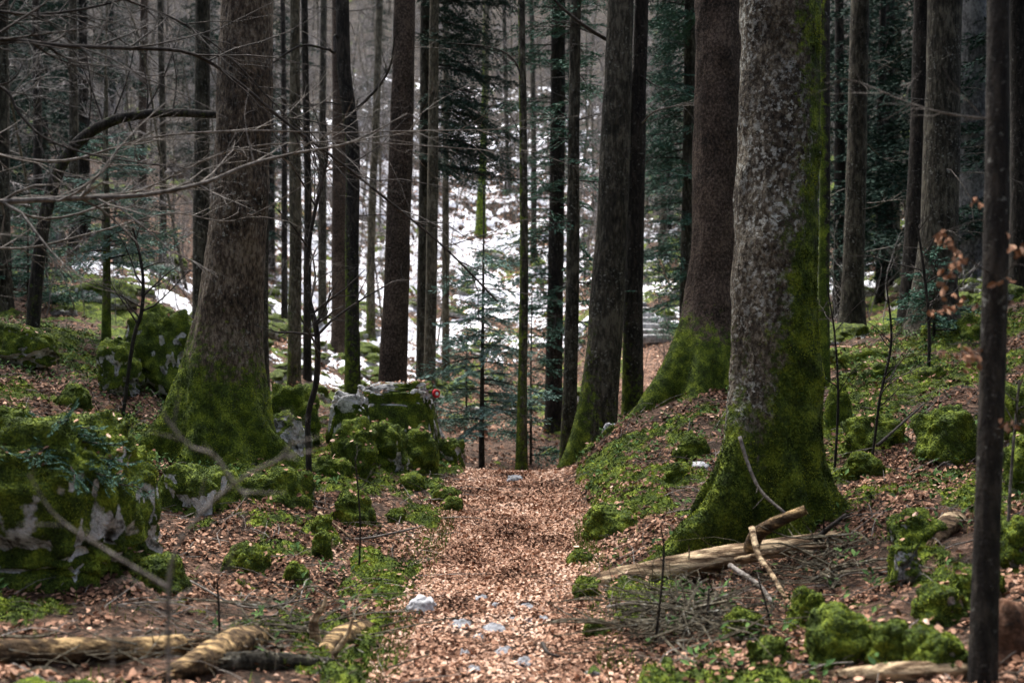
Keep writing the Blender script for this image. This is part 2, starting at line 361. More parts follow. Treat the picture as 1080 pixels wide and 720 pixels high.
lit = mix(t, mth(t, 'ADD', mth(t, 'MULTIPLY', pm, .45), ramp(t, tex(t, 'Noise', 5, v, 6, Roughness=.7), [(.38, .12), (.60, .75)]), True), soil, lf)
mc, g = mosscol(t, v)
mf = ramp(t, mth(t, 'ADD', attr(t, 'moss'), mth(t, 'MULTIPLY', mth(t, 'SUBTRACT', tex(t, 'Noise', 11, v, 6, Roughness=.7), .5), .9)), [(.48, 0), (.58, 1)])
t.links.new(mix(t, mf, lit, mc), b.inputs['Base Color'])
bump(t, b, mth(t, 'ADD', mth(t, 'MULTIPLY', vo.outputs['Distance'], .8), mth(t, 'ADD', g, tex(t, 'Noise', 8, v, 6))), .03, 1.0); M['ground'] = m
# ================================================================ ground
def moss_field(x, y):
    """how mossy the floor is, 0..1"""
    u = 540+x/np.maximum(y, 3)*F; pd = path_d(x, y)
    n = fbm(p3(x, y, 1.2, 1.3), 4, 41); n2 = fbm(p3(x, y, 5.2, 5.0), 3, 43)
    m = (n-.5)*2.2+(n2-.5)*1.3+.25
    m = m+.20*smooth(9, 13, y)*smooth(620, 700, u)+.1*smooth(430, 380, u)
    m = m+.34*np.exp(-((pd-1.25)/.22)**2)*(.35+.65*smooth(7.0, 5, y))*smooth(13, 11, y)          # the mossy kerb both sides in front
    m = m+.25*np.exp(-((pd-1.45)/.4)**2)*smooth(14, 12, y)
    m = m-.22*smooth(18, 22, y)*smooth(290, 250, u)
    m = m+.05*smooth(8, 10, y)*smooth(600, 680, u)
    m = m+.22*smooth(250, 290, u)*smooth(500, 450, u)*smooth(8.2, 9, y)*smooth(13, 12, y)
    m = m-.5*smooth(45, 60, y)-.25*smooth(13, 15, y)*smooth(26, 20, y)*smooth(450, 500, u)*smooth(760, 700, u)
    m = m-.35*smooth(7.2, 5.6, y)*smooth(330, 200, u)
    return np.clip(m, 0, 1)*smooth(.85, 1.15, pd)
ys = np.concatenate([np.linspace(-45, 3, 60), np.geomspace(3.1, 140, 620)])
us = np.linspace(-1, 1, 621); us = us*(.62+.38*us**2)
YY, UU = np.meshgrid(ys, us, indexing='ij'); XX = UU*(6+np.maximum(YY, 2)*1.05)
ZZ = hm(XX.ravel(), YY.ravel())
g = MB(); nr, nc = YY.shape; i = np.arange(nr-1)[:, None]*nc; j = np.arange(nc-1)[None]
q = np.stack([i+j, i+j+1, i+nc+j+1, i+nc+j], -1).reshape(-1, 4)
pd = path_d(XX.ravel(), YY.ravel())
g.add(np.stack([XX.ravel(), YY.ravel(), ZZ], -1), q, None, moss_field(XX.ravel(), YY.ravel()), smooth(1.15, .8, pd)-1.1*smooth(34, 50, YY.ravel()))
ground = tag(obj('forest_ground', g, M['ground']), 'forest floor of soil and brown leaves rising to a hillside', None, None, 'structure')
def hn(x, y, e=.04):
    zx = (hh(x+e, y)-hh(x-e, y))/(2*e); zy = (hh(x, y+e)-hh(x, y-e))/(2*e); return unit(np.stack([-zx, -zy, np.ones_like(zx)], -1))
def spread(n, dmin, dmax, umin=-60, umax=1140, power=1.0, rr=rng):
    """points over the floor, uniform in area times d**(1-2*power) """
    d = dmin+(dmax-dmin)*rr.random(n*3); keep = rr.random(n*3) < (d/dmax)**power; d = d[keep][:n]
    u = rr.uniform(umin, umax, len(d)); return (u-540)/F*d, d
# the fallen leaves leave the stones of the path free
PST = [(487, 660, 24, 'wide pale stone in the path, left of the middle'), (522, 664, 28, 'flattest pale stone in the middle of the path'), (507, 632, 18, 'pale stone chip in the path, upper one'), (556, 640, 20, 'pale stone chip near the right side of the path'), (532, 688, 22, 'pale stone chip low in the middle of the path'), (560, 655, 15, 'grey stone chip by the right side of the path'), (489, 690, 17, 'grey stone chip low on the left of the path'), (552, 700, 20, 'grey stone lowest on the right of the path'), (520, 640, 15, 'small grey chip between the upper path stones'), (575, 654, 12, 'little blue grey chip at the right path side'), (543, 506, 18, 'grey stone flush in the path near its crest'), (505, 672, 13, 'little pale chip just below the wide pale stone'), (540, 652, 11, 'tiny pale chip right of the path centre'), (500, 707, 15, 'pale chip at the very bottom of the path')]
PS = np.array([np.r_[gp(a, b_)[:2], c*.6*gp(a, b_)[1]/F] for a, b_, c, _ in PST])
L = MB()
for n, a, bb, s, pw in ((110000, 4.1, 9.2, .76, 1), (64000, 9, 14, 1.0, 1), (70000, 14, 34, 1.5, 1)):
    x, y = spread(n, a, bb, power=pw); pdd = path_d(x, y); mo = moss_field(x, y)
    clump = fbm(p3(x, y, 2.2, 2.1), 3, 77)
    keep = rng.random(len(x)) < np.where(pdd < 1.1, 1.0, np.clip((clump-.36)*5, .06, .8))*(1-.78*smooth(.42, .6, mo)); x, y = x[keep], y[keep]; k = len(x); pdd = pdd[keep]
    nn = hn(x, y); P = np.stack([x, y, hm(x, y)+rng.uniform(.002, .024, k)], -1)
    nn = unit(nn+rng.normal(0, .34, (k, 3))); D = unit(np.cross(nn, rng.normal(0, 1, (k, 3))))
    near_ = np.min(np.hypot(x[:, None]-PS[None, :, 0], y[:, None]-PS[None, :, 1])/PS[None, :, 2], 1) > .95
    x, y, k, pdd, nn, P, D = x[near_], y[near_], int(near_.sum()), pdd[near_], nn[near_], P[near_], D[near_]
    ln = rng.uniform(.020, .060, k)*s*np.where(pdd < 1.1, .8, 1)
    tn = np.clip(rng.beta(2.0, 1.9, k)*.95+.03+.06*(pdd < 1.05)-.17*(pdd > 1.1)+(fbm(p3(x, y, 1, 2.6), 3, 17)-.5)*.9, 0, 1)
    leaves(L, P, D, nn, ln, ln*rng.uniform(.5, .72, k), tn, rng.uniform(-.25, .4, k))
# a dense extra layer on the path itself
k = 48000; y = 4.1+(13.5-4.1)*rng.random(k)**.8; x = np.interp(y, [0, 4.8, 8, 12, 14], [-.1, -.06, 0, .06, .3])+rng.normal(0, .36, k)
bare = fbm(p3(x, y, 9, 3.0), 3, 91)+.34*smooth(6.6, 5.2, y)*np.exp(-((x+.02)/.3)**2); kp = (bare < .62) & (np.min(np.hypot(x[:, None]-PS[None, :, 0], y[:, None]-PS[None, :, 1])/PS[None, :, 2], 1) > .95); x, y = x[kp], y[kp]; k = len(x)
nn = unit(hn(x, y)+rng.normal(0, .36, (k, 3))); D = unit(np.cross(nn, rng.normal(0, 1, (k, 3)))); ln = rng.uniform(.014, .036, k)
leaves(L, np.stack([x, y, hh(x, y)+rng.uniform(.004, .022, k)], -1), D, nn, ln, ln*rng.uniform(.5, .7, k), np.clip(rng.beta(2.0, 1.8, k)*.95+.05+(fbm(p3(x, y, 1, 2.6), 3, 17)-.5)*.9, 0, 1), rng.uniform(-.2, .4, k))
# moss carpets on the floor
x, y = spread(380000, 4.1, 16); mo = moss_field(x, y); kp = rng.random(len(x)) < smooth(.46, .58, mo); x, y = x[kp], y[kp]
mbt = tufts(np.stack([x, y, hm(x, y)+.004], -1), hn(x, y), .014, .0065, 4)
tag(obj('moss_carpet', mbt, M['mosstuft'], smoothed=False), 'green moss creeping over the forest floor in patches', 'moss', None, 'stuff')
# snow lying in patches on the far slope
def snow_cover(x, y):
    u = 540+x/y*F
    c = smooth(270, 320, u)*smooth(655, 585, u)*smooth(0, 5, y-np.interp(u, [300, 400, 440, 480], [17.5, 19, 25, 29]))*smooth(70, 52, y)
    c = c*(1-.35*smooth(440, 480, u)*smooth(26, 22, y))
    c = np.maximum(c, .62*smooth(660, 680, u)*smooth(740, 700, u)*smooth(25.5, 27, y)*smooth(48, 40, y))
    c = np.maximum(c, .9*smooth(150, 175, u)*smooth(260, 230, u)*np.exp(-((y-(20.5-(u-200)*.01))/.9)**2))
    c = np.maximum(c, .7*smooth(70, 100, u)*smooth(215, 180, u)*np.exp(-((y-24)/1.6)**2))
    c = np.maximum(c, .35*smooth(52, 60, y)*smooth(85, 70, y)*smooth(330, 430, u)*smooth(640, 600, u))
    c = np.maximum(c, .5*smooth(860, 880, u)*smooth(1060, 1000, u)*np.exp(-((y-30)/6)**2))
    return c
ys = np.geomspace(17, 88, 620); uu = np.linspace(20, 1060, 760); YY, UU = np.meshgrid(ys, uu, indexing='ij'); x = ((UU-540)/F*YY).ravel(); y = YY.ravel()
cov = snow_cover(x, y)
nz = fbm(p3(x, y, 4.4, .75), 3, 55)*.42+fbm(p3(x, y, 6.4, 3.4), 4, 58, .7)*.58
nz = nz*.82+.18*fbm(p3(x, y, 2.4, 11.0), 3, 59, .7); th = (nz-(.60-.115*cov))*1.1
z = hh(x, y)+np.clip(th*.6, -.3, .05); S = MB(); nr, nc = YY.shape; i = np.arange(nr-1)[:, None]*nc; j = np.arange(nc-1)[None]
q = np.stack([i+j, i+j+1, i+nc+j+1, i+nc+j], -1).reshape(-1, 4); ok = (th[q] > -.03).any(1) & (cov[q] > .04).any(1); q = q[ok]
usd = np.unique(q); mp = np.zeros(len(x), int); mp[usd] = np.arange(len(usd)); S.add(np.stack([x, y, z], -1)[usd], mp[q])
y_ = rng.uniform(20, 62, 42000); u_ = rng.uniform(270, 660, len(y_)); x_ = (u_-540)/F*y_; kp = rng.random(len(x_)) < (y_/62)*1.0; x_, y_ = x_[kp], y_[kp]; k = len(x_)
nn = unit(hn(x_, y_)+rng.normal(0, .4, (k, 3))); ln = rng.uniform(.05, .10, k)*np.clip(y_/32, 1, 1.6)
leaves(L, np.stack([x_, y_, hh(x_, y_)+.052], -1), np.cross(nn, rng.normal(0, 1, (k, 3))), nn, ln, ln*.6, np.clip(rng.normal(.33, .2, k), 0, 1), rng.uniform(-.2, .4, k))
tag(obj('snow', S, M['snow']), 'thin old snow lying in broken patches on the far slope', 'snow', None, 'stuff')
# grass by the path, low herbs on the slopes
G = MB()
def grass_at(cx, cy, rx, ry, n, hgt):
    n = int(n*.6); x = cx+rng.normal(0, rx, n); y = cy+rng.normal(0, ry, n); kp = path_d(x, y) > .82; x, y = x[kp], y[kp]; k = len(x)
    D = np.stack([rng.normal(0, .55, k), rng.normal(0, .55, k), np.ones(k)], -1)
    diamonds(G, np.stack([x, y, hh(x, y)], -1), D, rng.normal(0, 1, (k, 3)), hgt*rng.uniform(.4, 1.2, k), .007, np.clip(rng.normal(.5, .25, k), 0, 1))
for px, py, rx, ry, n, hg in ((450, 585, .12, .45, 900, .06), (410, 660, .09, .30, 900, .06), (395, 705, .08, .2, 700, .06), (470, 560, .07, .4, 700, .06), (615, 580, .07, .5, 1300, .07), (612, 640, .05, .3, 600, .05), (640, 700, .09, .15, 500, .05), (660, 650, .2, .2, 500, .09), (430, 690, .06, .2, 500, .05)):
    p = gp(px, py); grass_at(p[0], p[1], rx, ry, n, hg)
x, y = spread(9000, 4.2, 14); kp = (path_d(x, y) > 1.1) & (fbm(p3(x, y, 0, .8), 3, 12) > .55); x, y = x[kp], y[kp]
for a, c in list(zip(x, y))[:700]: grass_at(a, c, .05, .05, 5, .08)
tag(obj('grass', G, M['grass'], smoothed=False), 'short green grass along both edges of the path', 'grass', None, 'stuff')
Hb = MB(); x, y = spread(9000, 4.3, 16); u = 540+x/y*F
pr = (fbm(p3(x, y, 3, .9), 3, 66)-.42)*3*(path_d(x, y) > 1.15)*(.35+.9*smooth(420, 250, u)*smooth(7.5, 9, y)+.9*smooth(860, 920, u)*smooth(8, 10, y)); kp = rng.random(len(x)) < pr; x, y = x[kp], y[kp]; k = len(x)
for a in range(6):
    ang = rng.uniform(0, 6.28, k); D = np.stack([np.cos(ang), np.sin(ang), rng.uniform(.1, .9, k)], -1); hz = rng.uniform(.01, .10, k)
    diamonds(Hb, np.stack([x, y, hh(x, y)+hz], -1)+D*.015, D, np.tile([0, 0, 1.], (k, 1))+rng.normal(0, .3, (k, 3)), rng.uniform(.03, .075, k), rng.uniform(.014, .03, k), np.clip(rng.normal(.5, .22, k), 0, 1), fold=.2)
tag(obj('ground_cover', Hb, M['herb'], smoothed=False), 'low green leafy plants dotted among leaves and moss', 'ground cover', None, 'stuff')
# fallen twigs, uncountable
T = MB(); x, y = spread(3000, 4.2, 16); kp = path_d(x, y) > .95; x, y = x[kp], y[kp]
for a, c in zip(x, y):
    an = rng.uniform(0, 6.28); ln = rng.uniform(.08, .5); p = np.array([a, c, h(a, c)+.015]); e = p+np.array([math.cos(an)*ln, math.sin(an)*ln, 0]); e[2] = h(e[0], e[1])+rng.uniform(.01, .08); mdl = (p+e)/2+rng.normal(0, .06*ln, 3)+[0, 0, .012]
    tube(T, bez([p, mdl, e], 5), np.linspace(1, .4, 5)*rng.uniform(.002, .005), 3)
tag(obj('fallen_twigs', T, M['twig'], smoothed=False), 'thin dead twigs scattered over the forest floor', 'twigs', None, 'stuff')
T = MB()
for cx, cy, sx, sy, n in ((722, 664, 55, 20, 230), (868, 606, 28, 16, 90), (300, 680, 60, 20, 80), (80, 700, 70, 12, 24)):
    for _ in range(n):
        p = gp(cx+rng.normal(0, sx*.7), min(716, cy+rng.normal(0, sy*.7))); an = rng.uniform(0, 6.28); ln = rng.uniform(.15, .7); p = p+[0, 0, rng.uniform(.0, .11)]
        e = p+np.array([math.cos(an)*ln, math.sin(an)*ln*.7, rng.normal(0, .13)*ln+.03]); e[2] = max(e[2], h(e[0], e[1])+.01)
        tube(T, bez([p, (p+e)/2+rng.normal(0, .08*ln, 3), e], 6), np.linspace(1, .35, 6)*rng.choice([.002, .003, .004, .006, .009]), 4)
        if rng.random() < .4: grow(T, (p+e)/2, rng.normal(0, 1, 3)+[0, 0, .3], ln*.5, .003, 0, rng)
tag(obj('brushwood', T, M['bark_thin'], smoothed=False), 'tangle of dead brushwood under the fallen logs', 'brushwood', None, 'stuff')
# ================================================================ rocks
STONES = []
def boulder(px0, py0, px1, py1, label, d=None, moss=.62, seed=0, flat=.7, n=5, white=0., group=None, depth=.85, dens=5000, box=.85, rz=None, tuft=True, top_white=0., mt_=None):
    if n == 4 and moss > .3: n = 5
    p = gp((px0+px1)/2, min(py1, 716)) if d is None else at((px0+px1)/2, py1, d)
    if d is None: d = p[1]
    rx = (px1-px0)/2*d/F; ry = rx*depth
    y = d+ry*.75; top = at((px0+px1)/2, py0, y)[2]; gx = at((px0+px1)/2, py1, y)[0]; rx = (px1-px0)/2*y/F
    bot = min(at((px0+px1)/2, py1, y-ry*.8)[2], h(gx, y))-.12; rz_ = max(.05, (top-bot)/2); c = np.array([gx, y, (top+bot)/2])
    v, f = ico(n); s = seed*13.7+1
    e = box; v0 = v; v = unit(v+.30*np.stack([fbm(v*1.3+s+9*q_, 2, 3+q_)-.5 for q_ in range(3)], -1)*2*(1 if box > .5 else .4)); w_ = np.sign(v)*np.abs(v)**e; w_ = w_/np.max(np.abs(w_), axis=1, keepdims=True)**.25*1.0
    w_ = w_/np.max(np.abs(w_)); nn = fbm(v*1.6+s, 3, 7)-.5; n2 = fbm(v*5+s, 3, 8)-.5; n3 = fbm(v*1.1+s*2, 2, 9)-.5
    V = w_*(1+nn*.85+n2*.22)[:, None]; V = V/np.max(np.abs(V), axis=0)
    V = V*[rx, ry, rz_]; V[:, 0] += n3*rx*.3*np.clip(V[:, 2]/rz_, 0, 1); V[:, :2] *= (1+.18*np.clip(-V[:, 2]/rz_, -.9, 1))[:, None]
    fn = np.zeros_like(V); a = V[f[:, 1]]-V[f[:, 0]]; b_ = V[f[:, 2]]-V[f[:, 0]]; cr = np.cross(a, b_)
    for k in range(3): np.add.at(fn, f[:, k], cr)
    fn = unit(fn); mo = moss+.45*fn[:, 2]-white*(1-fn[:, 2])*.5*(1 if True else 0)*smooth(.52, .62, fbm((V+s)*[9, 9, 3.2], 4, 21))*1.5*(.7+.7*smooth(.2, .8, V[:, 0]/rx))
    if n >= 5: # cushions of moss swell the surface
        cush = np.abs(fbm((V+s)*4.2, 3, 33, .6)-.5)*2.6; V = V+fn*((1-np.clip(cush, 0, 1))*.055*np.clip(mo, 0, 1)-.03)[:, None]
    if top_white: mo = mo-top_white*np.maximum(smooth(.35, .7, fn[:, 2]), smooth(.62, .85, V[:, 2]/rz_+.5*(fbm((V+s)*4, 3, 46)-.5)+.15*smooth(.5, .9, V[:, 0]/rx)))*smooth(.30, .40, fbm((V+s)*3.5, 3, 44))
    mb = MB(); mb.add(V+c, None, f, np.clip(mo, -.5, 1.2), .5)
    if n >= 5: STONES.append((mb, d))
    nm = 'mossy_boulder' if moss > .3 else 'bare_rock'
    o = thing(nm, label, 'boulder' if moss > .3 else 'rock', (c[0], c[1], bot), group)
    obj('stone', mb, mt_ or (M['rock'] if moss > .0 else M['stone']), o)
    if moss > .3 and tuft:
        P, Nn = sample(mb, dens*min(1.0, (9/d)**1.2), .52)
        if len(P): obj('moss', tufts(P, Nn, .0105, .0050, 5), M['mosstuft'], o, smoothed=False)
    return o, c
BD = [
 (-60, 436, 168, 622, 'biggest boulder at far left, dark and undercut with white limestone streaks', dict(moss=.72, white=.36, flat=1, n=6, depth=.8, box=.6)),
 (122, 316, 214, 388, 'tall rounded boulder under bright moss just left of the big left spruce', dict(moss=.66, white=.7, d=12.2)),
 (98, 356, 150, 388, 'low boulder at the foot of the tall rounded one, pale patches on its face', dict(moss=.6, white=1.0, d=11.8)),
 (-20, 337, 62, 384, 'flat topped mossy ledge at the left edge of the view', dict(moss=.6, white=.2, d=12)),
 (-15, 428, 34, 458, 'small round mossy rock by the left edge above the fir seedling', dict(moss=.75)),
 (60, 402, 97, 432, 'pair-headed little mossy rock between the ledge and the biggest boulder', dict(moss=.75)),
 (128, 376, 206, 404, 'long mossy rock lying below the tall rounded boulder', dict(moss=.6, white=.3)),
 (158, 484, 262, 584, 'dark hollowed boulder under the roots of the big left spruce', dict(moss=.64, white=.6, d=7.9)),
 (246, 487, 334, 574, 'mossy boulder with thin leaves on top right below the big left spruce', dict(moss=.68, white=.4, d=8.1)),
 (148, 586, 194, 628, 'round bright mossy rock at the right foot of the biggest boulder', dict(moss=.9, depth=.9)),
 (238, 572, 288, 604, 'dome of bright moss alone on the leaves left of the thin curved sapling', dict(moss=.95)),
 (299, 592, 326, 616, 'tiny moss dome on the leaves right of the alone standing dome', dict(moss=.95, n=4)),
 (277, 432, 330, 482, 'rock with a white weathered face behind the thin curved sapling', dict(moss=.5, white=1.3, d=10.2)),
 (280, 404, 340, 448, 'mossy rock above the white weathered face, right of the big left spruce', dict(moss=.8, d=11)),
 (366, 398, 467, 470, 'square limestone block with a snow white top and a painted trail mark', dict(moss=.68, white=.45, d=11.6, box=.32, n=6, depth=.7, top_white=1.5)),
 (345, 412, 392, 462, 'lower limestone shelf joined on the left of the square block', dict(moss=.6, white=.9, d=11.2, box=.4, top_white=1.2)),
 (347, 440, 402, 500, 'bright mossy hump left of centre below the square limestone block', dict(moss=.85, white=.3, d=10.2)),
 (383, 444, 436, 500, 'bright mossy hump with a white rib directly below the square block', dict(moss=.8, white=.6, d=10.6)),
 (420, 448, 462, 492, 'mossy hump tucked under the right end of the square block', dict(moss=.85, d=11)),
 (455, 460, 494, 496, 'low mossy rock with grey chips where the path tips over the crest', dict(moss=.65, white=.9, d=11.8)),
 (320, 478, 372, 508, 'flat moss cushion rock left of the mossy humps', dict(moss=.85, d=9.8)),
 (348, 514, 398, 556, 'moss covered rock midway between sapling and path', dict(moss=.88)),
 (328, 540, 358, 566, 'small mossy rock touching the thin curved sapling', dict(moss=.88, n=4)),
 (326, 560, 350, 590, 'upright little mossy stone in front of the sapling', dict(moss=.9, n=4)),
 (404, 536, 432, 552, 'flat mossy stone on the leaves left of the path', dict(moss=.85, n=4)),
 (456, 512, 486, 532, 'upper of the two mossy stones at the left path edge', dict(moss=.95, n=4)),
 (466, 522, 488, 540, 'lower of the two mossy stones at the left path edge', dict(moss=.95, n=4)),
 (420, 498, 450, 516, 'mossy stone just above the left path edge', dict(moss=.9, n=4)),
 (434, 478, 462, 500, 'moss lump between the humps and the path crest', dict(moss=.9, n=4)),
 (424, 626, 463, 648, 'bare pale grey stone set in the grass at the left path edge', dict(moss=-.6, n=4)),
 (636, 440, 706, 478, 'mossy rock shelf on the right bank below the flared roots', dict(moss=.75, white=.4, d=11.6)),
 (612, 464, 652, 488, 'low mossy rock at the foot of the leaning trunks', dict(moss=.8, white=.5, d=12)),
 (634, 444, 654, 462, 'pale bare stone beside the leaning trunks', dict(moss=-.6, d=12.3, n=4)),
 (702, 420, 742, 448, 'small mossy rock right below the flared roots', dict(moss=.85, d=11.8, n=4)),
 (735, 428, 775, 478, 'mossy rock against the left side of the giant trunk', dict(moss=.85, d=10.8)),
 (708, 456, 748, 484, 'mossy rock in the leaves left of the giant trunk', dict(moss=.85, n=4)),
 (616, 530, 690, 562, 'broad low moss mound beside the right path edge', dict(moss=.98, white=0)),
 (722, 484, 752, 500, 'white stone half under moss left of the giant trunk', dict(moss=-.6, n=4)),
 (700, 486, 728, 512, 'mossy stone left of the white stone on the right bank', dict(moss=.9, n=4)),
 (608, 650, 652, 674, 'mossy kerb rock at the right path edge in front', dict(moss=.92, white=.3, n=4)),
 (602, 610, 636, 632, 'narrow mossy kerb rock at the right path edge farther back', dict(moss=.95, white=.3, n=4)),
 (598, 580, 626, 596, 'tiny mossy kerb stone on the right, farthest up the path', dict(moss=.95, n=4)),
 (612, 700, 642, 724, 'grey topped stone at the bottom right corner of the path', dict(moss=.25, white=.8, n=4)),
 (866, 366, 950, 402, 'long mossy rock on the right bank behind the giant trunk', dict(moss=.8, d=13)),
 (870, 402, 898, 462, 'mossy rock pressed to the right side of the giant trunk', dict(moss=.85, d=10)),
 (884, 436, 958, 478, 'sloping mossy rock in the middle of the right bank', dict(moss=.82)),
 (900, 378, 960, 408, 'mossy rock on the crest of the right bank', dict(moss=.8, d=12)),
 (958, 384, 1004, 420, 'mossy rock among green herbs under the right bank top', dict(moss=.8, d=11.5)),
 (962, 428, 1036, 492, 'large mossy boulder left of the near dark stem', dict(moss=.75, white=.3)),
 (1048, 400, 1110, 470, 'dark mossy boulder at the right edge, upper one', dict(moss=.7, white=.3)),
 (1058, 452, 1120, 520, 'mossy boulder at the right edge below the upper one', dict(moss=.7, white=.4)),
 (930, 534, 994, 580, 'moss hump with a white chip right of the log end', dict(moss=.85, white=.5)),
 (936, 566, 976, 618, 'tall narrow mossy stone with one white streak below the moss hump', dict(moss=.8, white=.9)),
 (964, 612, 1024, 664, 'rounded mossy boulder with a white chipped front left of the dark stem', dict(moss=.8, white=.8)),
 (848, 640, 932, 704, 'broad mossy boulder front right below the log', dict(moss=.9, white=.2)),
 (914, 652, 966, 704, 'mossy boulder touching the broad front one on its right', dict(moss=.9)),
 (950, 664, 1018, 712, 'mossy boulder bottom right next to the dark stem', dict(moss=.85, white=.3)),
 (830, 622, 872, 664, 'small mossy rock under the broken sticks of the log', dict(moss=.88, n=4)),
 (764, 640, 804, 676, 'round green moss lump in the brushwood below the log', dict(moss=.98, n=4)),
 (782, 668, 826, 704, 'second moss lump in the brushwood, nearer and darker', dict(moss=.9, n=4)),
 (1000, 590, 1060, 640, 'mossy rock behind the near dark stem', dict(moss=.75, white=.3)),
 (1050, 540, 1110, 600, 'mossy boulder at the right edge beside the dark stem', dict(moss=.75, white=.3)),
 (886, 478, 930, 506, 'mossy rock in leaves right of the giant trunk foot', dict(moss=.8, n=4)),
 (1006, 330, 1056, 372, 'mossy rock high on the right bank behind the dry leaves', dict(moss=.7, d=13)),
 (968, 340, 1004, 366, 'mossy rock beside the foot of the black double trunk', dict(moss=.7, d=14, n=4)),
]
for k, (a, b_, c, d_, lab, kw) in enumerate(BD):
    o, cc = boulder(a, b_, c, d_, lab, seed=k+1, **kw)
    if 'painted trail mark' in lab:
        p = at(460.5, 415, cc[1]-.28); mk = thing('trail_mark', 'small red ring with a white centre painted on the square limestone block', 'trail mark', p)
        blaze, block = mk, o
# find the face of the block for the mark
v = np.array([x_.co[:] for x_ in block.children[0].data.vertices])+np.array(block.location)
dd_ = np.abs((v[:, 0]/v[:, 1]*F+540)-460)+np.abs(360-(v[:, 2]-CAMZ)/v[:, 1]*F-20-415); nearv = v[np.argsort(dd_)[:12]]; fy = nearv[:, 1].min()-.03
bp = at(460.5, 415, fy); blaze.location = tuple(bp)
def disc(r0, r1, y0, y1, yaw=.35, n=28):
    mb = MB(); a = np.arange(n)*2*np.pi/n; c, s = np.cos(a), np.sin(a); ring = lambda r, y: np.stack([r*c*.8*math.cos(yaw)+y*math.sin(yaw)*-1, r*c*.8*math.sin(yaw)+y, r*s], -1)
    V = np.concatenate([ring(r1, y1), ring(r1, y0), ring(r0, y0), ring(r0, y1)]); k = np.arange(n); k2 = (k+1) % n
    q = np.concatenate([np.stack([m*n+k, m*n+k2, ((m+1) % 4)*n+k2, ((m+1) % 4)*n+k], 1) for m in range(4)])
    mb.add(V+bp, q); return mb
obj('ring', disc(.020, .046, -.012, .05), M['paint_red'], blaze); obj('centre', disc(.0005, .021, -.015, .05), M['paint_white'], blaze)
# pale chips sunk in the path
for k, (px, py, wd, lab) in enumerate(PST):
    boulder(px-wd*.65, py-6, px+wd*.65, py+4, lab, moss=-.6, n=4, seed=100+k, flat=.4, depth=1.5, mt_=M['chip'])
# knee-high rocks strewn on the far slope, nine kinds copied
var = []
for k in range(9):
    v, f = ico(4); s = k*9.1; V = v*(1+(fbm(v*1.5+s, 3, 7)-.5)*.9+(fbm(v*4+s, 2, 8)-.5)*.25)[:, None]*[1, .9, .6]; fn = unit(v*[1, 1, 1.6])
    mb = MB(); mb.add(V, None, f, np.clip(.42+.5*fn[:, 2]+.25*(rng.random()-.5), 0, 1))
    var.append(mb.mesh('slope_rock_mesh', [M['rock']]))
def slope_rocks(n, umin, umax, dmin, dmax, smin, smax, label, group, seed):
    rr = np.random.default_rng(seed)
    for k in range(n):
        d = rr.uniform(dmin, dmax); u = rr.uniform(umin, umax); x = (u-540)/F*d
        if path_d(np.array([x]), np.array([d]))[0] < 1.5: continue
        o = bpy.data.objects.new('slope_rock', var[rr.integers(9)]); COL.objects.link(o); s = rr.uniform(smin, smax)*rr.uniform(.6, 1.2)
        o.location = (x, d, h(x, d)+s*.12); o.scale = (s, s*rr.uniform(.7, 1.1), s*rr.uniform(.6, 1.1)); o.rotation_euler = (rr.normal(0, .2), rr.normal(0, .2), rr.uniform(0, 6.28)); tag(o, label, 'rock', group)
slope_rocks(100, 270, 400, 18, 36, .13, .36, 'mossy rock in the jumble between the left trunks and the snow', 'mossy rocks jumbled left of the middle', 1)
slope_rocks(120, 395, 660, 21, 50, .14, .40, 'mossy rock poking from patchy snow on the middle slope', 'rocks poking out of the snow', 2)
slope_rocks(40, 0, 275, 17, 34, .2, .5, 'dark mossy rock on the left rise behind the big spruce', 'rocks on the left rise', 3)
slope_rocks(30, 660, 745, 18, 40, .15, .35, 'mossy rock near the stone steps beyond the leaning trunks', 'rocks around the stone steps', 4)
slope_rocks(30, 860, 1080, 15, 32, .2, .5, 'dark mossy rock behind the right bank under the conifers', 'rocks behind the right bank', 5)
# stone steps climbing out of the gully
st = thing('stone_steps', 'worn stone steps with snow on the treads climbing beyond the leaning trunks', 'steps', (3.4, 25.5, h(3.4, 25.5)))
for k in range(7):
    c = gp(690-k*3.2, 362-k*6.0, 18)+[0, 0, .10]; wd = (34-k*2.2)*c[1]/F/2; v, f = ico(4); V = np.sign(v)*np.abs(v)**.3*[wd, .2, .10]*(1+(fbm(v*2.5+k, 3, 5)-.5)[:, None]*.25)
    mb = MB(); mb.add(V+c, None, f, 0, .5); obj('step', mb, M['stone'], st)
def litter_on(mb, dens, zmin=.75, hang=True):
    V = np.concatenate(mb.V); keep = MB(); keep.V, keep.A, keep.B, keep.Q, keep.T, keep.n = mb.V, [np.ones(len(V))], mb.B, mb.Q, mb.T, mb.n
    P, Nn = sample(keep, dens, .5); k_ = (Nn[:, 2] > zmin) & (fbm(P*3.0, 2, 88) > .44); P, Nn = P[k_], Nn[k_]; k = len(P)
    if not k: return
    nn = unit(Nn+rng.normal(0, .35, (k, 3))); D = unit(np.cross(nn, rng.normal(0, 1, (k, 3)))); ln = rng.uniform(.030, .055, k)
    leaves(L, P+Nn*.012, D, nn, ln, ln*rng.uniform(.5, .7, k), np.clip(rng.beta(2.2, 1.7, k), 0, 1), rng.uniform(-.2, .4, k))
for mb_, d_ in STONES: litter_on(mb_, 330*min(1, 12/d_))
tag(obj('leaf_litter', L, M['leaf'], smoothed=False), 'dry brown beech leaves littering the path and the slopes', 'leaf litter', None, 'stuff')
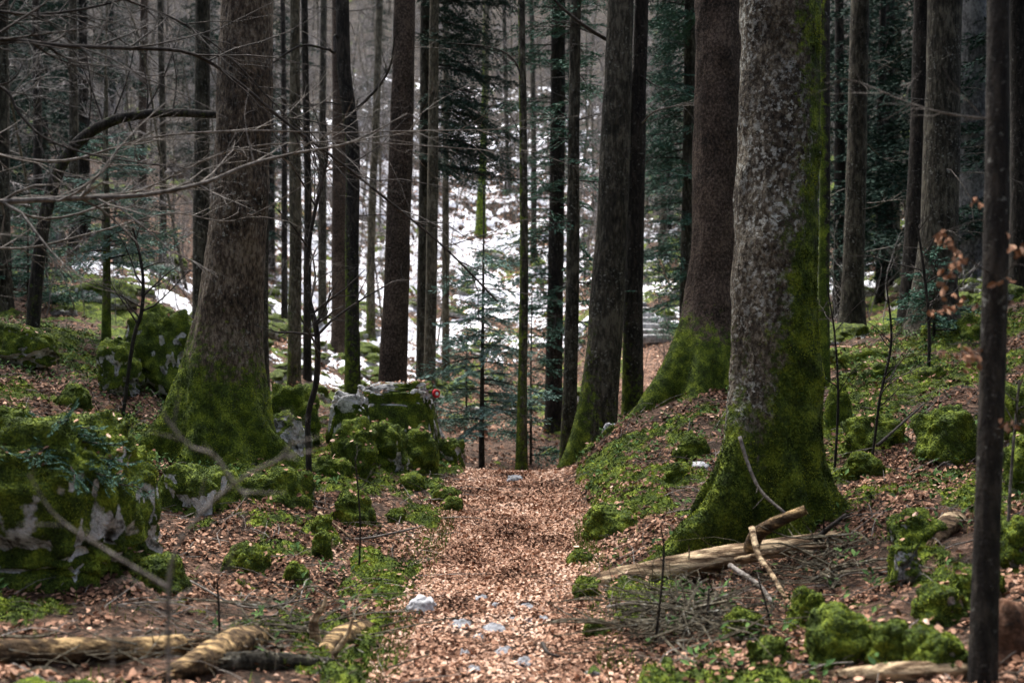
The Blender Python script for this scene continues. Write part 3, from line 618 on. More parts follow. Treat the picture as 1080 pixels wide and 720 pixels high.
# ================================================================ trees
def fir_branch(mb_w, mb_n, p, az, L, rise, droop, rr, c=1.0, gap=.07, dens=1.0, tint=.5):
    d0 = np.array([math.cos(az), math.sin(az), rise]); n = 8; t = np.linspace(0, 1, n)[:, None]
    pts = p+d0*L*t+np.array([0, 0, -droop*L])*t**2+np.array([0, 0, droop*L*.35])*t**4+rr.normal(0, .015*L, (n, 3))*t
    tube(mb_w, pts, np.linspace(.010*L+.004, .002, n), 4)
    m = max(3, int(L/(gap*c))); ti = np.repeat(np.linspace(.14, .99, m), 2); sd = np.tile([1., -1.], m); k = len(ti)
    i = np.minimum((ti*(n-1)).astype(int), n-2); f = (ti*(n-1)-i)[:, None]; q = pts[i]*(1-f)+pts[i+1]*f; T = unit(pts[i+1]-pts[i])
    S = unit(np.cross(T, [0, 0, 1.])); ro = rr.normal(0, .45); S = S*math.cos(ro)+np.array([0, 0, 1.])*math.sin(ro); l = (.42*L*(1-ti)**.75+.06)*rr.uniform(.55, 1.15, k)
    tw = unit(T*.62+S*sd[:, None]*.8+rr.normal(0, .12, (k, 3))-[0, 0, .10])
    step = .009*c; cnt = np.maximum(2, (l/step*dens).astype(int)); idx = np.repeat(np.arange(k), cnt); o = np.arange(len(idx))-np.repeat(np.cumsum(cnt)-cnt, cnt)
    s = (o+rr.random(len(idx)))/cnt[idx]*l[idx]; P = q[idx]+tw[idx]*s[:, None]; P[:, 2] -= .35*s**2
    U = unit(np.cross(tw[idx], [0, 0, 1.])); side = np.where(rr.random(len(idx)) < .5, 1., -1.)[:, None]
    D = tw[idx]*.75+U*side*.8+rr.normal(0, .15, (len(idx), 3)); up = np.array([0, 0, 1.])+rr.normal(0, .9, (len(idx), 3))
    diamonds(mb_n, P, D, up, .058*c*rr.uniform(.7, 1.2, len(idx)), .016*c, np.clip(rr.normal(tint, .2, len(idx))+.15*s/np.maximum(l[idx], .01), 0, 1))
    for a in range(0, k, 1): tube(mb_w, np.stack([q[a], q[a]+tw[a]*l[a]*.85]), [.002*c, .001*c], 3) if L > .5 and c < 1.4 else None
    return pts
def fir_foliage(tree, x, y, zlist, rr, Lf, c=1., gap=.07, droop=.3, mat_='needle', azr=None, dens=1., tint=.5):
    W_, Nn = MB(), MB()
    for z in zlist:
        az = rr.uniform(0, 6.283) if azr is None else rr.uniform(*azr)
        fir_branch(W_, Nn, np.array([x(z), y, z]), az, Lf(z)*rr.uniform(.7, 1.15), rr.uniform(-.05, .22), droop*rr.uniform(.6, 1.3), rr, c, gap, dens, tint)
    obj('limbs', W_, M['twig_dark'], tree); obj('foliage', Nn, M[mat_], tree, smoothed=False)
def trunk(name, label, cl, d, bark_='bark_dark', height=16, moss_h=1.0, moss_amt=.6, side=None, sides=22, flare=.35, roots=(), group=None, rough=.03, nz=None, lean_far=0., step=None, zbase=None, tuft=0, cat='tree', rdist=.30, patch=0., drop=.75):
    """cl: (photo x, photo y, width in px) up the trunk; roots: (azimuth, strength, reach height, angular width)"""
    C = np.array([np.r_[at(a, b, d), w_/2*d/F] for a, b, w_ in cl]); C = C[np.argsort(C[:, 2])]
    bx, bz = C[0, 0], C[0, 2]; g0 = h(bx, d) if zbase is None else zbase
    top = max(height, C[-1, 2]+1); sl_ = (C[-1, 0]-C[max(0, len(C)-3), 0])/(C[-1, 2]-C[max(0, len(C)-3), 2])*.6
    rt = C[-1, 3]
    C = np.vstack([np.r_[bx, d, g0-.45, C[0, 3]] if g0-.45 < bz-.1 else C[0], C, [C[-1, 0]+sl_*(top-C[-1, 2]), d, top, rt*max(.25, 1-(top-C[-1, 2])*.045)]])
    nz = nz or int((top-C[0, 2])/.12)
    st_ = step or (.03 if sides > 60 else .1)
    zs = np.concatenate([np.arange(C[0, 2], min(g0+5, top), st_), np.arange(min(g0+5, top), top, max(.12, st_*3))]) if top > g0+5 else np.arange(C[0, 2], top, st_)
    ord_ = np.argsort(C[:, 2]); C = C[ord_]
    def sm(col):
        v = np.interp(zs, C[:, 2], C[:, col]); kk = max(3, int(.45/st_)); pad = np.concatenate([np.full(kk, v[0]), v, np.full(kk, v[-1])]); return np.convolve(pad, np.ones(2*kk+1)/(2*kk+1), 'valid') if len(v) > 2*kk else v
    X, Rr = sm(1-1), sm(3); a = np.arange(sides)*2*np.pi/sides
    hgt = (zs-g0)[:, None]; A_ = a[None]
    rr_ = Rr[:, None]*(1+flare*np.exp(-np.clip(hgt, -.3, 99)/rdist))
    lobe = np.zeros((len(zs), sides))
    for az, s_, rh, aw in roots:
        dl = (A_-az+np.pi+.25*np.sin(hgt*3+az)) % (2*np.pi)-np.pi
        lobe += s_*np.exp(-np.clip(hgt, -.25, 99)/rh)*np.exp(-(dl/aw)**2)
    rr_ = rr_+lobe
    Px = X[:, None]+rr_*np.cos(A_); Py = d+rr_*np.sin(A_); Pz = zs[:, None]-drop*lobe*np.exp(-np.clip(hgt, 0, 9)/1.2)
    q3 = np.stack([Px, Py, Pz], -1).reshape(-1, 3)
    nse = (fbm(q3*[9, 9, 3.2], 4, 3)-.5)*2; lum = (fbm(q3*[2.2, 2.2, 1.0], 2, 13)-.5)*2
    rg = (rr_.ravel()*(1+rough*nse+.08*lum)+ (.02*nse if sides > 60 else 0)).reshape(rr_.shape)
    Px = X[:, None]+rg*np.cos(A_); Py = d+rg*np.sin(A_)
    V = np.stack([Px, Py, Pz], -1).reshape(-1, 3); n = len(zs); i = np.arange(n-1)[:, None]*sides; j = np.arange(sides)[None]; k = (j+1) % sides
    q = np.stack([i+j, i+k, i+sides+k, i+sides+j], -1).reshape(-1, 4)
    mo = moss_amt*np.exp(-np.clip(hgt, 0, 99)/moss_h)*1.25+0*A_
    if side is not None: mo = mo+side[1]*np.clip(np.cos(A_-side[0]), 0, 1)**1.5*np.exp(-np.clip(hgt, 0, 99)/side[2])
    mo = mo+lobe*1.2*(1 if roots else 0)
    if patch: mo = mo+patch*(fbm(q3*[2.0, 2.0, 1.2], 3, 61).reshape(mo.shape)-.45)*2
    mb = MB(); mb.add(V, q, [(n*sides-sides, n*sides-sides+b+1, n*sides-sides+b+2) for b in range(sides-2)], mo.ravel(), .5)
    t_ = thing(name, label, cat, (bx, d, g0), group)
    obj('trunk', mb, M[bark_], t_)
    if tuft:
        P, Nn = sample(mb, tuft, .52, sel=lambda c: (c[:, 2] < g0+4.2) & (c[:, 1] < d+.15))
        kp = rng.random(len(P)) < smooth(.42, .58, fbm(P*6, 3, 19)+np.clip(.25-(P[:, 2]-g0)*.1, 0, .25)); P, Nn = P[kp], Nn[kp]
        obj('moss', tufts(P, unit(Nn), .014, .0065, 4), M['mosstuft'], t_, smoothed=False)
    xf = lambda z: float(np.interp(z, zs, X)); rf = lambda z: float(np.interp(z, zs, Rr))
    return t_, xf, rf, g0
def dead_twigs(tr, d, zs, rr, L=.8, r=.007, kids=4, depth=1, azr=(0, 6.283), mat_='twig', up=-.02, wig=.12):
    t_, xf, rf, g0 = tr
    for z in zs:
        mb = MB(); az = rr.uniform(*azr); grow(mb, [xf(z)+math.cos(az)*rf(z)*.8, d+math.sin(az)*rf(z)*.8, z], [math.cos(az), math.sin(az), rr.uniform(-.35, .3)], L*rr.uniform(.5, 1.3), r, depth, rr, up, kids, wig)
        obj('dead_branch', mb, M[mat_], t_)
def branch(tree, pts, r0, r1, rr, sides=7, mat_='twig_dark', subs=6, sl=.6, sr=.35, moss=0., depth=1, n=22, name='branch'):
    """a limb through photo points (x, y, distance) with its side twigs, one part of its tree"""
    P = bez([at(*p) for p in pts], n); mb = MB(); rad = np.linspace(r0, r1, n); tube(mb, P, rad, sides, moss, rough=.12)
    T = unit(np.gradient(P, axis=0))
    for k in range(subs):
        i = rr.integers(2, n-1); s = unit(np.cross(T[i], rr.normal(0, 1, 3)))
        grow(mb, P[i], T[i]+s*rr.uniform(.5, 1.2), sl*rr.uniform(.4, 1.2), rad[i]*sr+.001, depth, rr, 0, 3, .16, moss)
    return obj(name, mb, M[mat_], tree)
# crown kept above the view: it shades the floor as the real ones do
def crown_mesh(seed, z0, z1, Lm, nb, mat_):
    rr = np.random.default_rng(seed); W_, Nn = MB(), MB()
    for k in range(nb):
        t = (k+rr.random())/nb; z = z0+(z1-z0)*t
        fir_branch(MB(), Nn, np.array([0, 0, z]), rr.uniform(0, 6.283), Lm*(1-t*.75)*rr.uniform(.7, 1.1), .1, .35, rr, 3.6, .075, 1.0)
    return Nn.mesh('crown_mesh', [M[mat_]], False)
CR = [crown_mesh(5, 0, 9, 2.9, 70, 'needle_dark'), crown_mesh(6, 0, 9, 2.4, 60, 'needle_dark')]
def crown(tr, z, k=0, s=1.0):
    t_, xf, rf, g0 = tr; o = bpy.data.objects.new('crown', CR[k]); COL.objects.link(o); o.parent = t_; o.scale = (s, s, s); o.rotation_euler = (0, 0, rnd.uniform(0, 6))
    o.location = (xf(z)-t_.location[0], 0, z-t_.location[2])
r_ = np.random.default_rng(99)
# --- the two giants and the flared tree
giant = trunk('spruce_tree', 'giant spruce right of the path with pale lichen and a mossy right side', [(823, -60, 82), (823, 0, 83), (822, 120, 83), (819, 240, 84), (818, 360, 88), (817, 450, 93), (814, 520, 101), (812, 560, 108)], 7.5, 'bark_spruce', 15, .75, .85, (-.6, .85, 9.0), 180, .12,
    [(3.62, .78, .36, .22), (4.2, -.05, .6, .2), (3.05, .26, .3, .17), (-.35, .36, .2, .26), (4.75, .16, .3, .16), (1.5, .3, .3, .4), (5.4, .18, .25, .18)], rough=.045, step=.022, tuft=5200, rdist=.35, patch=.32, drop=.2)
crown(giant, 8.5, 1, .6)
lspr = trunk('spruce_tree', 'big spruce on the left bank with fissured grey bark above a moss clad foot', [(261, -60, 54), (260, 0, 54), (258, 90, 56), (254, 200, 59), (246, 300, 61), (241, 340, 65), (238, 380, 72), (235, 420, 84), (233, 470, 98)], 10.2, 'bark_grey', 16, .95, 1.0, (3.3, .35, 1.8), 150, .35,
    [(3.5, .50, .40, .24), (4.25, .22, .45, .17), (-.45, .42, .32, .24), (5.05, .20, .4, .17), (2.9, .2, .3, .2), (1.5, .3, .3, .4)], rough=.03, step=.028, tuft=3600, rdist=.4, patch=.1, drop=.25)
crown(lspr, 9, 1, .6)
flar = trunk('spruce_tree', 'reddish brown spruce behind the giant, its roots fanning down left under moss', [(757, -60, 47), (757, 0, 47), (756, 120, 50), (755, 240, 50), (753, 310, 54), (750, 350, 66), (748, 400, 84)], 12.6, 'bark_red', 17, .62, 1.05, (3.3, .2, 1.0), 120, .2,
    [(3.45, .95, .36, .26), (4.1, .55, .36, .20), (4.75, .30, .34, .20), (5.3, .25, .3, .2), (.2, .3, .3, .3), (1.6, .3, .3, .4)], rough=.02, step=.035, tuft=2200, rdist=.4)
crown(flar, 9.5, 1, .8)
# --- middle trunks
lean = trunk('spruce_tree', 'thick dark leaning trunk with mossy left foot, right of the path crest', [(657, -60, 26), (655, 0, 27), (650, 120, 30), (645, 240, 33), (640, 330, 36), (632, 420, 40), (622, 480, 52)], 14.0, 'bark_dark', 17, 1.2, .55, (3.4, .55, 2.5), 60, .4, [(3.6, .3, .35, .3), (5.0, .12, .3, .25)], step=.06, tuft=1400)
crown(lean, 10, 1, .7)
twin = trunk('forked_tree', 'straight blackish mossy tree forking high up, close right of the thick leaning trunk', [(678, -60, 14), (677, 0, 15), (674, 80, 15), (672, 140, 19), (670, 190, 19), (668, 300, 20), (667, 420, 22)], 14.6, 'bark_black', 13, 1.0, .4, (3.2, .3, 8), 30, .3, step=.08, patch=.3)
branch(twin[0], [(668, 176, 14.6), (662, 140, 14.6), (658, 90, 14.6), (657, 40, 14.6), (657, -60, 14.6)], .10, .075, r_, 12, 'bark_black', 2, .5, .2, .35)
branch(twin[0], [(656, 50, 14.5), (640, 42, 14.3), (620, 30, 14.1), (597, 12, 14), (575, -10, 13.9)], .03, .016, r_, 7, 'twig_dark', 5, 1.0)
branch(twin[0], [(677, 130, 14.5), (690, 118, 14.3), (712, 112, 14.1), (735, 108, 14)], .014, .006, r_, 6, 'twig', 6, .6)
branch(twin[0], [(676, 80, 14.5), (695, 92, 14.2), (716, 96, 14)], .012, .004, r_, 6, 'twig_dark', 4, .5)
t6 = trunk('slender_tree', 'slender straight mossy tree standing left of the path crest, thinnest by the path', [(549, -60, 7), (550, 0, 7.5), (552, 150, 8), (553, 300, 9), (551, 400, 10), (550, 485, 12)], 13.2, 'bark_dark', 12, 6, .45, (3.1, .5, 12), 20, .3, step=.08)
branch(t6[0], [(551, 90, 13.2), (545, 68, 13.1), (530, 54, 13), (505, 48, 12.9), (480, 46, 12.8)], .012, .004, r_, 6, 'twig_dark', 6, .5)
branch(t6[0], [(552, 150, 13.2), (543, 130, 13.1), (536, 118, 13.1)], .007, .003, r_, 5, 'twig_dark', 3, .4)
dead_twigs(t6, 13.2, r_.uniform(1.5, 5.5, 9), r_, .6, .006, mat_='twig_dark')
t7 = trunk('slender_tree', 'dark straight tree just right of the path crest, left of the thick leaning trunk', [(608, -60, 11), (607, 0, 11.5), (605, 150, 12), (604, 300, 14), (601, 420, 15), (599, 488, 18)], 14.6, 'bark_dark', 14, 2, .3, (3.3, .25, 4), 26, .3, step=.08)
dead_twigs(t7, 14.6, r_.uniform(2, 6, 14), r_, .9, .008, mat_='twig_dark')
for z0_, z1_ in ((1.6, 4.6), (5, 7)): fir_foliage(t7[0], t7[1], 14.6, np.linspace(z0_, z1_, 12), r_, lambda z: .75, 1.0, .075, .3, 'needle', dens=.9)
t8 = trunk('fir_tree', 'dark fir in blue green needles beyond the gully, between two slender trunks', [(590, -60, 14), (589, 0, 14.5), (588, 150, 16), (586, 300, 17), (584, 400, 18)], 21.5, 'bark_black', 17, 1, .4, None, 26, .3, step=.1)
fir_foliage(t8[0], t8[1], 21.5, np.linspace(.9, 9.2, 80), r_, lambda z: 1.35, 1.25, .085, .28, 'needle', dens=.8)
t9 = trunk('spruce_tree', 'stout reddish spruce beyond the square limestone block', [(428, -60, 21), (427, 0, 23), (424, 120, 25), (420, 240, 27), (417, 330, 27.5), (414, 400, 30)], 15.6, 'bark_red', 16, .5, .4, None, 48, .25, step=.06); crown(t9, 10, 1, .6)
dead_twigs(t9, 15.6, r_.uniform(2.5, 6.5, 6), r_, .7, .008)
t10 = trunk('spruce_tree', 'pale barked thinner stem of the close pair behind the square limestone block', [(459, -60, 9), (458, 0, 9.5), (457, 150, 11), (455, 300, 12), (453, 400, 13)], 18.4, 'bark_thin', 15, 1, .2, (3.2, .3, 8), 22, .25, step=.1)
t11 = trunk('fir_tree', 'dark fir of the close pair, drooping dark branches hanging over the snow', [(449, -60, 11), (449, 0, 12), (448, 150, 12), (446, 300, 12), (445, 390, 13)], 19.6, 'bark_dark', 18, 1, .3, None, 22, .25, step=.1)
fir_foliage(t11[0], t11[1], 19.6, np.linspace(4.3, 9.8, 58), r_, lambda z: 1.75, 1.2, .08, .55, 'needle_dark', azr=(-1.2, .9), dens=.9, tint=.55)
t12 = trunk('crooked_tree', 'crooked mossy dark tree that bends near the top, left of the stout reddish spruce', [(360, -60, 13), (361, 0, 13), (361, 50, 14), (364, 90, 15), (371, 130, 15), (373, 180, 14), (371, 240, 14), (372, 390, 16)], 15.8, 'bark_black', 12, 3, .5, (3.1, .45, 9), 26, .3, step=.07, patch=.2)
branch(t12[0], [(362, 45, 15.8), (353, 38, 15.7), (353, 55, 15.6), (345, 52, 15.5), (320, 48, 15.3), (300, 58, 15.2), (286, 68, 15.1)], .028, .012, r_, 7, 'twig_dark', 5, .8, moss=.3)
branch(t12[0], [(372, 118, 15.8), (384, 108, 15.6), (402, 88, 15.4), (412, 68, 15.2), (416, 40, 15)], .026, .010, r_, 7, 'twig_dark', 6, .8, moss=.3)
branch(t12[0], [(367, 112, 15.8), (345, 108, 15.7), (325, 112, 15.6), (300, 106, 15.5)], .014, .006, r_, 6, 'twig_dark', 5, .8)
dead_twigs(t12, 15.8, r_.uniform(3, 6.4, 8), r_, 1.0, .009, kids=5, mat_='twig_dark')
t13 = trunk('spruce_tree', 'mossy greenish trunk between the big left spruce and the crooked tree', [(312, -60, 9), (311, 0, 10), (311, 150, 12), (312, 260, 13), (310, 400, 14)], 17.2, 'bark_thin', 13, 3, .35, (3.2, .35, 8), 24, .3, step=.08)
dead_twigs(t13, 17.2, r_.uniform(2.5, 7, 12), r_, .8, .007)
t14 = trunk('slender_tree', 'thin dark stem showing just right of the mossy greenish trunk', [(320, -60, 6.5), (321, 0, 7), (323, 120, 7.5), (325, 200, 8), (324, 330, 9)], 19.5, 'bark_black', 12, 1, .2, None, 16, .2, step=.1)
t15 = trunk('spruce_tree', 'dark trunk peeping out right behind the big left spruce', [(279, -60, 14), (278, 0, 14), (277, 150, 14), (276, 300, 14), (274, 400, 18)], 16.3, 'bark_dark', 15, 1, .3, None, 26, .25, step=.09); crown(t15, 10)
t16 = trunk('spruce_tree', 'straight dark spruce just left of the big left spruce', [(214, -60, 15), (214, 0, 15.5), (213, 150, 16), (212, 315, 18)], 18.5, 'bark_dark', 15, 1, .3, None, 26, .25, step=.09); crown(t16, 9.6, 1)
dead_twigs(t16, 18.5, r_.uniform(3, 7, 10), r_, 1.0, .009)
t17 = trunk('slender_tree', 'mossy thin trunk rising out of the snow behind the crooked tree', [(402, -60, 6), (400, 0, 7), (398, 100, 7.5), (393, 200, 8), (391, 278, 9)], 30, 'bark_thin', 13, 3, .4, (3.2, .35, 8), 14, .35, step=.15)
t18 = trunk('slender_tree', 'lone yellow mossy tree standing on the open snow', [(514, -60, 6.5), (513, 0, 7), (512, 100, 7), (509, 180, 7.5), (507, 222, 10)], 50, 'bark_thin', 24, 9, .75, (3.2, .6, 14), 16, .5, step=.2, rdist=.5)
t19 = trunk('spruce_tree', 'brown trunk half behind the crooked tree, farther up', [(356, -60, 14), (357, 0, 14), (358, 150, 15), (358, 290, 17)], 26, 'bark_red', 17, 1, .3, None, 22, .3, step=.12)
t20 = trunk('fir_tree', 'blue grey trunk left of the flared spruce with dark boughs near the top', [(729, -60, 14), (729, 0, 15), (728, 150, 15), (726, 250, 16), (725, 335, 17)], 20, 'bark_pale' if 0 else 'bark_dark', 17, 1, .35, None, 26, .25, step=.09)
fir_foliage(t20[0], t20[1], 20, np.linspace(4.2, 9.3, 52), r_, lambda z: 1.3, 1.25, .08, .4, 'needle', azr=(1.9, 4.6), dens=.9)
fir_foliage(t20[0], t20[1], 20, np.linspace(1.9, 3.8, 12), r_, lambda z: 1.2, 1.25, .08, .4, 'needle', azr=(1.9, 4.6), dens=.9)
t21 = trunk('slender_tree', 'narrow mossy trunk hugging the right side of the giant spruce', [(870, -60, 9), (870, 0, 10), (870, 200, 11), (868, 375, 13)], 12.4, 'bark_black', 13, 4, .55, (3.6, .5, 9), 24, .25, step=.08)
t22 = trunk('spruce_tree', 'dark spruce standing alone on the right bank behind the giant', [(908, -60, 18), (907, 0, 19), (904, 150, 20), (900, 280, 22), (898, 362, 26)], 16.5, 'bark_dark', 17, .5, .3, None, 30, .3, step=.08); crown(t22, 9.2)
dead_twigs(t22, 16.5, r_.uniform(2.5, 6.5, 12), r_, .9, .008)
t23 = trunk('spruce_tree', 'broad black trunk, right one of the double on the right bank', [(997, -60, 34), (997, 0, 34), (994, 120, 36), (990, 240, 38), (984, 335, 46)], 14.8, 'bark_dark', 17, .5, .3, None, 44, .3, step=.07); crown(t23, 8.6)
dead_twigs(t23, 14.8, r_.uniform(2.5, 5.5, 9), r_, 1.1, .008, azr=(3.3, 6.1))
t24 = trunk('spruce_tree', 'narrow black trunk, left one of the double on the right bank', [(973, -60, 16), (973, 0, 17), (969, 150, 18), (964, 250, 20), (960, 335, 24)], 15.6, 'bark_black', 16, .5, .3, None, 30, .3, step=.08)
t25 = trunk('beech_tree', 'light grey trunk in the dark right background beside the near stem', [(1028, -60, 23), (1028, 0, 24), (1027, 120, 25), (1024, 300, 28)], 21, 'bark_pale', 17, 1, .4, None, 28, .25, step=.09)
t26 = trunk('spruce_tree', 'dark trunk at the far right edge behind the near stem', [(1076, -60, 22), (1076, 0, 22), (1078, 200, 24), (1078, 330, 28)], 16, 'bark_black', 17, 1, .3, None, 28, .25, step=.09); crown(t26, 8.6, 1)
t27 = trunk('spruce_tree', 'dark trunk cut by the left edge of the view', [(0, -60, 16), (0, 0, 16), (1, 200, 18), (2, 330, 20)], 17, 'bark_dark', 15, 1, .3, None, 24, .25, step=.1); crown(t27, 9)
# small background trunks with a look of their own
for k, (px, base, w_, d, bk, lab) in enumerate([
 (113, 335, 8, 15.5, 'bark_thin', ''), (78, 300, 10, 23, 'bark_dark', 'brown trunk far left behind the arched tree'),
 (172, 290, 7, 26, 'bark_dark', 'thin trunk left of the straight dark spruce, far back'), (150, 280, 9, 30, 'bark_red', 'reddish trunk deep in the left background'),
 (340, 300, 8, 30, 'bark_dark', 'dim trunk far up between mossy greenish trunk and crooked tree'), (888, 330, 7, 24, 'bark_black', 'thin dark trunk between the giant and the lone dark spruce'),
 (928, 320, 8, 24, 'bark_black', 'thin dark trunk just right of the lone dark spruce'), (944, 325, 10, 28, 'bark_thin', 'mossy slim trunk far back left of the black double trunk'),
 (915, 300, 5, 32, 'bark_black', 'thinnest trunk deep behind the lone dark spruce'), (700, 240, 6, 40, 'bark_dark', 'thin trunk up the slope above the stone steps'),
 (563, 250, 6, 44, 'bark_dark', 'slim trunk up the snow slope right of the thinnest path side tree'), (535, 210, 5, 58, 'bark_dark', 'little trunk high on the slope above the lone mossy tree'),
 (470, 330, 7, 27, 'bark_thin', 'thin pale trunk right of the close pair'), (1050, 310, 10, 26, 'bark_black', 'dark trunk hidden behind the near stem'),
 (40, 320, 9, 21, 'bark_black', 'black trunk behind the arched tree on the left'), (300, 330, 6, 28, 'bark_black', 'thin trunk right of the big left spruce, upslope')]):
    if not lab: continue
    tt = trunk('slender_tree', lab, [(px+rnd.uniform(-5, 5), -60, w_*.8), (px, 150, w_*.95), (px, base, w_*1.15)], d, bk, 15+d*.12, .8, .4, None, 16, .3, step=.15)
    dead_twigs(tt, d, r_.uniform(3, 6+d*.15, 14), r_, 1.1, .009, kids=5, mat_='twig_dark' if px > 860 or px < 200 else 'twig')
# arched tree on the left
ar = thing('arched_tree', 'mossy tree on the left whose stem arches over to the right like a bow', 'tree', tuple(gp(35, 338)))
d = 13.2; mb = MB(); PT = bez([np.r_[at(*p), w_/2*13/F] for p, w_ in [((34, 352, d), 15), ((38, 300, d), 14), ((44, 250, d), 13), ((52, 210, d), 13), ((66, 172, d), 12), ((88, 145, d), 11.5), ((118, 128, d), 11), ((150, 121, d), 9.5), ((190, 119, d), 9), ((228, 121, d), 8), ((265, 118, d+.4), 6)]], 70)
tube(mb, PT[:, :3], PT[:, 3], 16, .35, rough=.1, cap=True); obj('trunk', mb, M['bark_black'], ar)
for px, py, ex, ey in ((92, 143, 92, 60), (155, 120, 148, 60), (182, 119, 182, 55), (118, 128, 145, 30), (66, 172, 20, 90), (134, 124, 142, 170), (152, 121, 190, 30), (110, 131, 60, 20)):
    branch(ar, [(px, py, d), ((px+ex)/2+4, (py+ey)/2, d), (ex, ey, d-.2)], .012, .004, r_, 5, 'twig_dark', 6, .55, moss=.25)
# fir with a flat blue green top on the left
lf = trunk('fir_tree', 'young fir with flat blue green boughs left of the big left spruce', [(112, 150, 4), (113, 250, 7), (112, 335, 9)], 15.5, 'bark_thin', 4.3, 3, .6, None, 14, .3, step=.1)
fir_foliage(lf[0], lf[1], 15.5, np.linspace(2.45, 4.3, 32), r_, lambda z: 1.3-(z-2.4)*.45, 1.0, .07, .12, 'needle_pale', tint=.6)
# open young fir in the middle
yf = trunk('fir_tree', 'open young fir with pale blue green tiers beside the path crest', [(510, 270, 2), (509, 360, 3.5), (508, 440, 5), (508, 490, 6)], 14.0, 'bark_dark', 2.7, 1, 0, None, 10, .3, step=.1)
fir_foliage(yf[0], yf[1], 14.0, np.linspace(.3, 2.5, 40), r_, lambda z: .95-(z-.6)*.22, .9, .07, .28, 'needle_pale', tint=.6)
for k, (px, py, d, hh_, lab, Lb) in enumerate([(560, 400, 17, 3.0, 'young fir half behind the thinnest path side tree', .8), (718, 300, 24, 3.0, 'young fir low on the slope above the stone steps', .9), (985, 350, 13.5, 1.2, 'little fir in the herbs on top of the right bank', .6), (30, 300, 17.5, 1.9, 'bushy low fir at the left behind the flat topped ledge', 1.0), (50, 290, 19, 1.5, 'second bushy low fir at the left, farther back', .9), (492, 330, 21, 2.2, 'small fir at the edge of the snow behind the open young fir', .8)]):
    p = gp(px, py, d-2) if 0 else np.array([(px-540)/F*d, d, h((px-540)/F*d, d)]); o = thing('young_fir', lab, 'tree', p); mb = MB(); tube(mb, [p-[0, 0, .1], p+[0, 0, hh_*.5], p+[.02, 0, hh_]], [.025, .015, .004], 7); obj('trunk', mb, M['bark_dark'], o)
    fir_foliage(o, lambda z: p[0], d, p[2]+np.linspace(.15, hh_, 24), r_, lambda z: Lb*(1.1-(z-p[2])/hh_*.8), 1.0, .065, .15, 'needle', tint=.6)
sdl = at(72, 512, 5.95); o = thing('fir_seedling', 'blue green fir seedling spreading over the biggest left boulder', 'seedling', sdl); mb = MB(); tube(mb, [sdl-[0, 0, .15], sdl+[.01, 0, .2], sdl+[.02, 0, .46]], [.009, .006, .002], 6); obj('stem', mb, M['twig_dark'], o)
W_, Nn = MB(), MB()
for k in range(16): fir_branch(W_, Nn, sdl+[.01, 0, .06+.32*k/16], [-.2, .4, 2.8, -.6, 3.6, 0, -1.2, 1.2, 3.2, -.1, 4.4, -.4, 2.2, .1, 3.0, 5][k]+r_.normal(0, .1), (.50-.02*k)*r_.uniform(.6, 1.25), r_.uniform(-.1, .3), .25, r_, .36, .11, 1, .55)
obj('limbs', W_, M['twig_dark'], o); obj('foliage', Nn, M['needle'], o, smoothed=False)
# dark conifers filling the right and left background
FV = []
for s in range(3):
    rr = np.random.default_rng(200+s); W_, Nn, T_ = MB(), MB(), MB()
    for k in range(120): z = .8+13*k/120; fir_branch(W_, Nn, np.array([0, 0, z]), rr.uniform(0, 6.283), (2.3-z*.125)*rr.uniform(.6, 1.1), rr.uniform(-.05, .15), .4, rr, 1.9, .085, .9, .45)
    tube(T_, [[0, 0, -.4], [0, 0, 2], [.03, 0, 7], [0, 0, 14.5]], [.16, .13, .09, .02], 12, rough=.1)
    FV.append((T_.mesh('fir_trunk_mesh', [M['bark_black']]), Nn.mesh('fir_foliage_mesh', [M['needle_dark']], False)))
spots = [(-10, 30), (215, 44), (120, 56), (30, 60), (885, 24), (935, 27), (968, 22), (1008, 25), (1045, 23), (1090, 20), (905, 33), (985, 34), (1060, 33), (1120, 26), (740, 30), (705, 44), (90, 27), (48, 33), (285, 36), (-20, 24), (700, 60), (860, 42), (940, 45), (1030, 46), (10, 44), (400, 62), (600, 70), (560, 34)]
LB = {885: 'dark fir filling the gap right of the giant spruce', 935: 'dark fir seen right behind the lone dark spruce', 968: 'dark fir behind the black double trunk on its left', 1008: 'dark fir behind the black double trunk on its right', 1045: 'dark fir behind the near dark stem', 90: 'dark green fir high behind the arched tree', 740: 'fir behind the blue grey trunk', 285: 'dark fir behind the big left spruce, far up', 705: 'fir far up the slope above the stone steps', 560: 'fir in the snow gully between slender trunks'}
for k, (px, d) in enumerate(spots[:-1]):
    x = (px-540)/F*d; lab = LB.get(px, 'dark fir deep in the forest background'); o = thing('fir_tree', lab, 'tree', (x, d, h(x, d)), None if px in LB else 'dark firs deep in the background')
    a, b_ = FV[k % 3]
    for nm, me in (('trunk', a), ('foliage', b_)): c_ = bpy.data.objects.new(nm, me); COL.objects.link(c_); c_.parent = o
    o.rotation_euler = (0, 0, rnd.uniform(0, 6)); s = rnd.uniform(.9, 1.25)*(.8 if px in (600, 400, 700, 705) else 1); o.scale = (s, s, s)
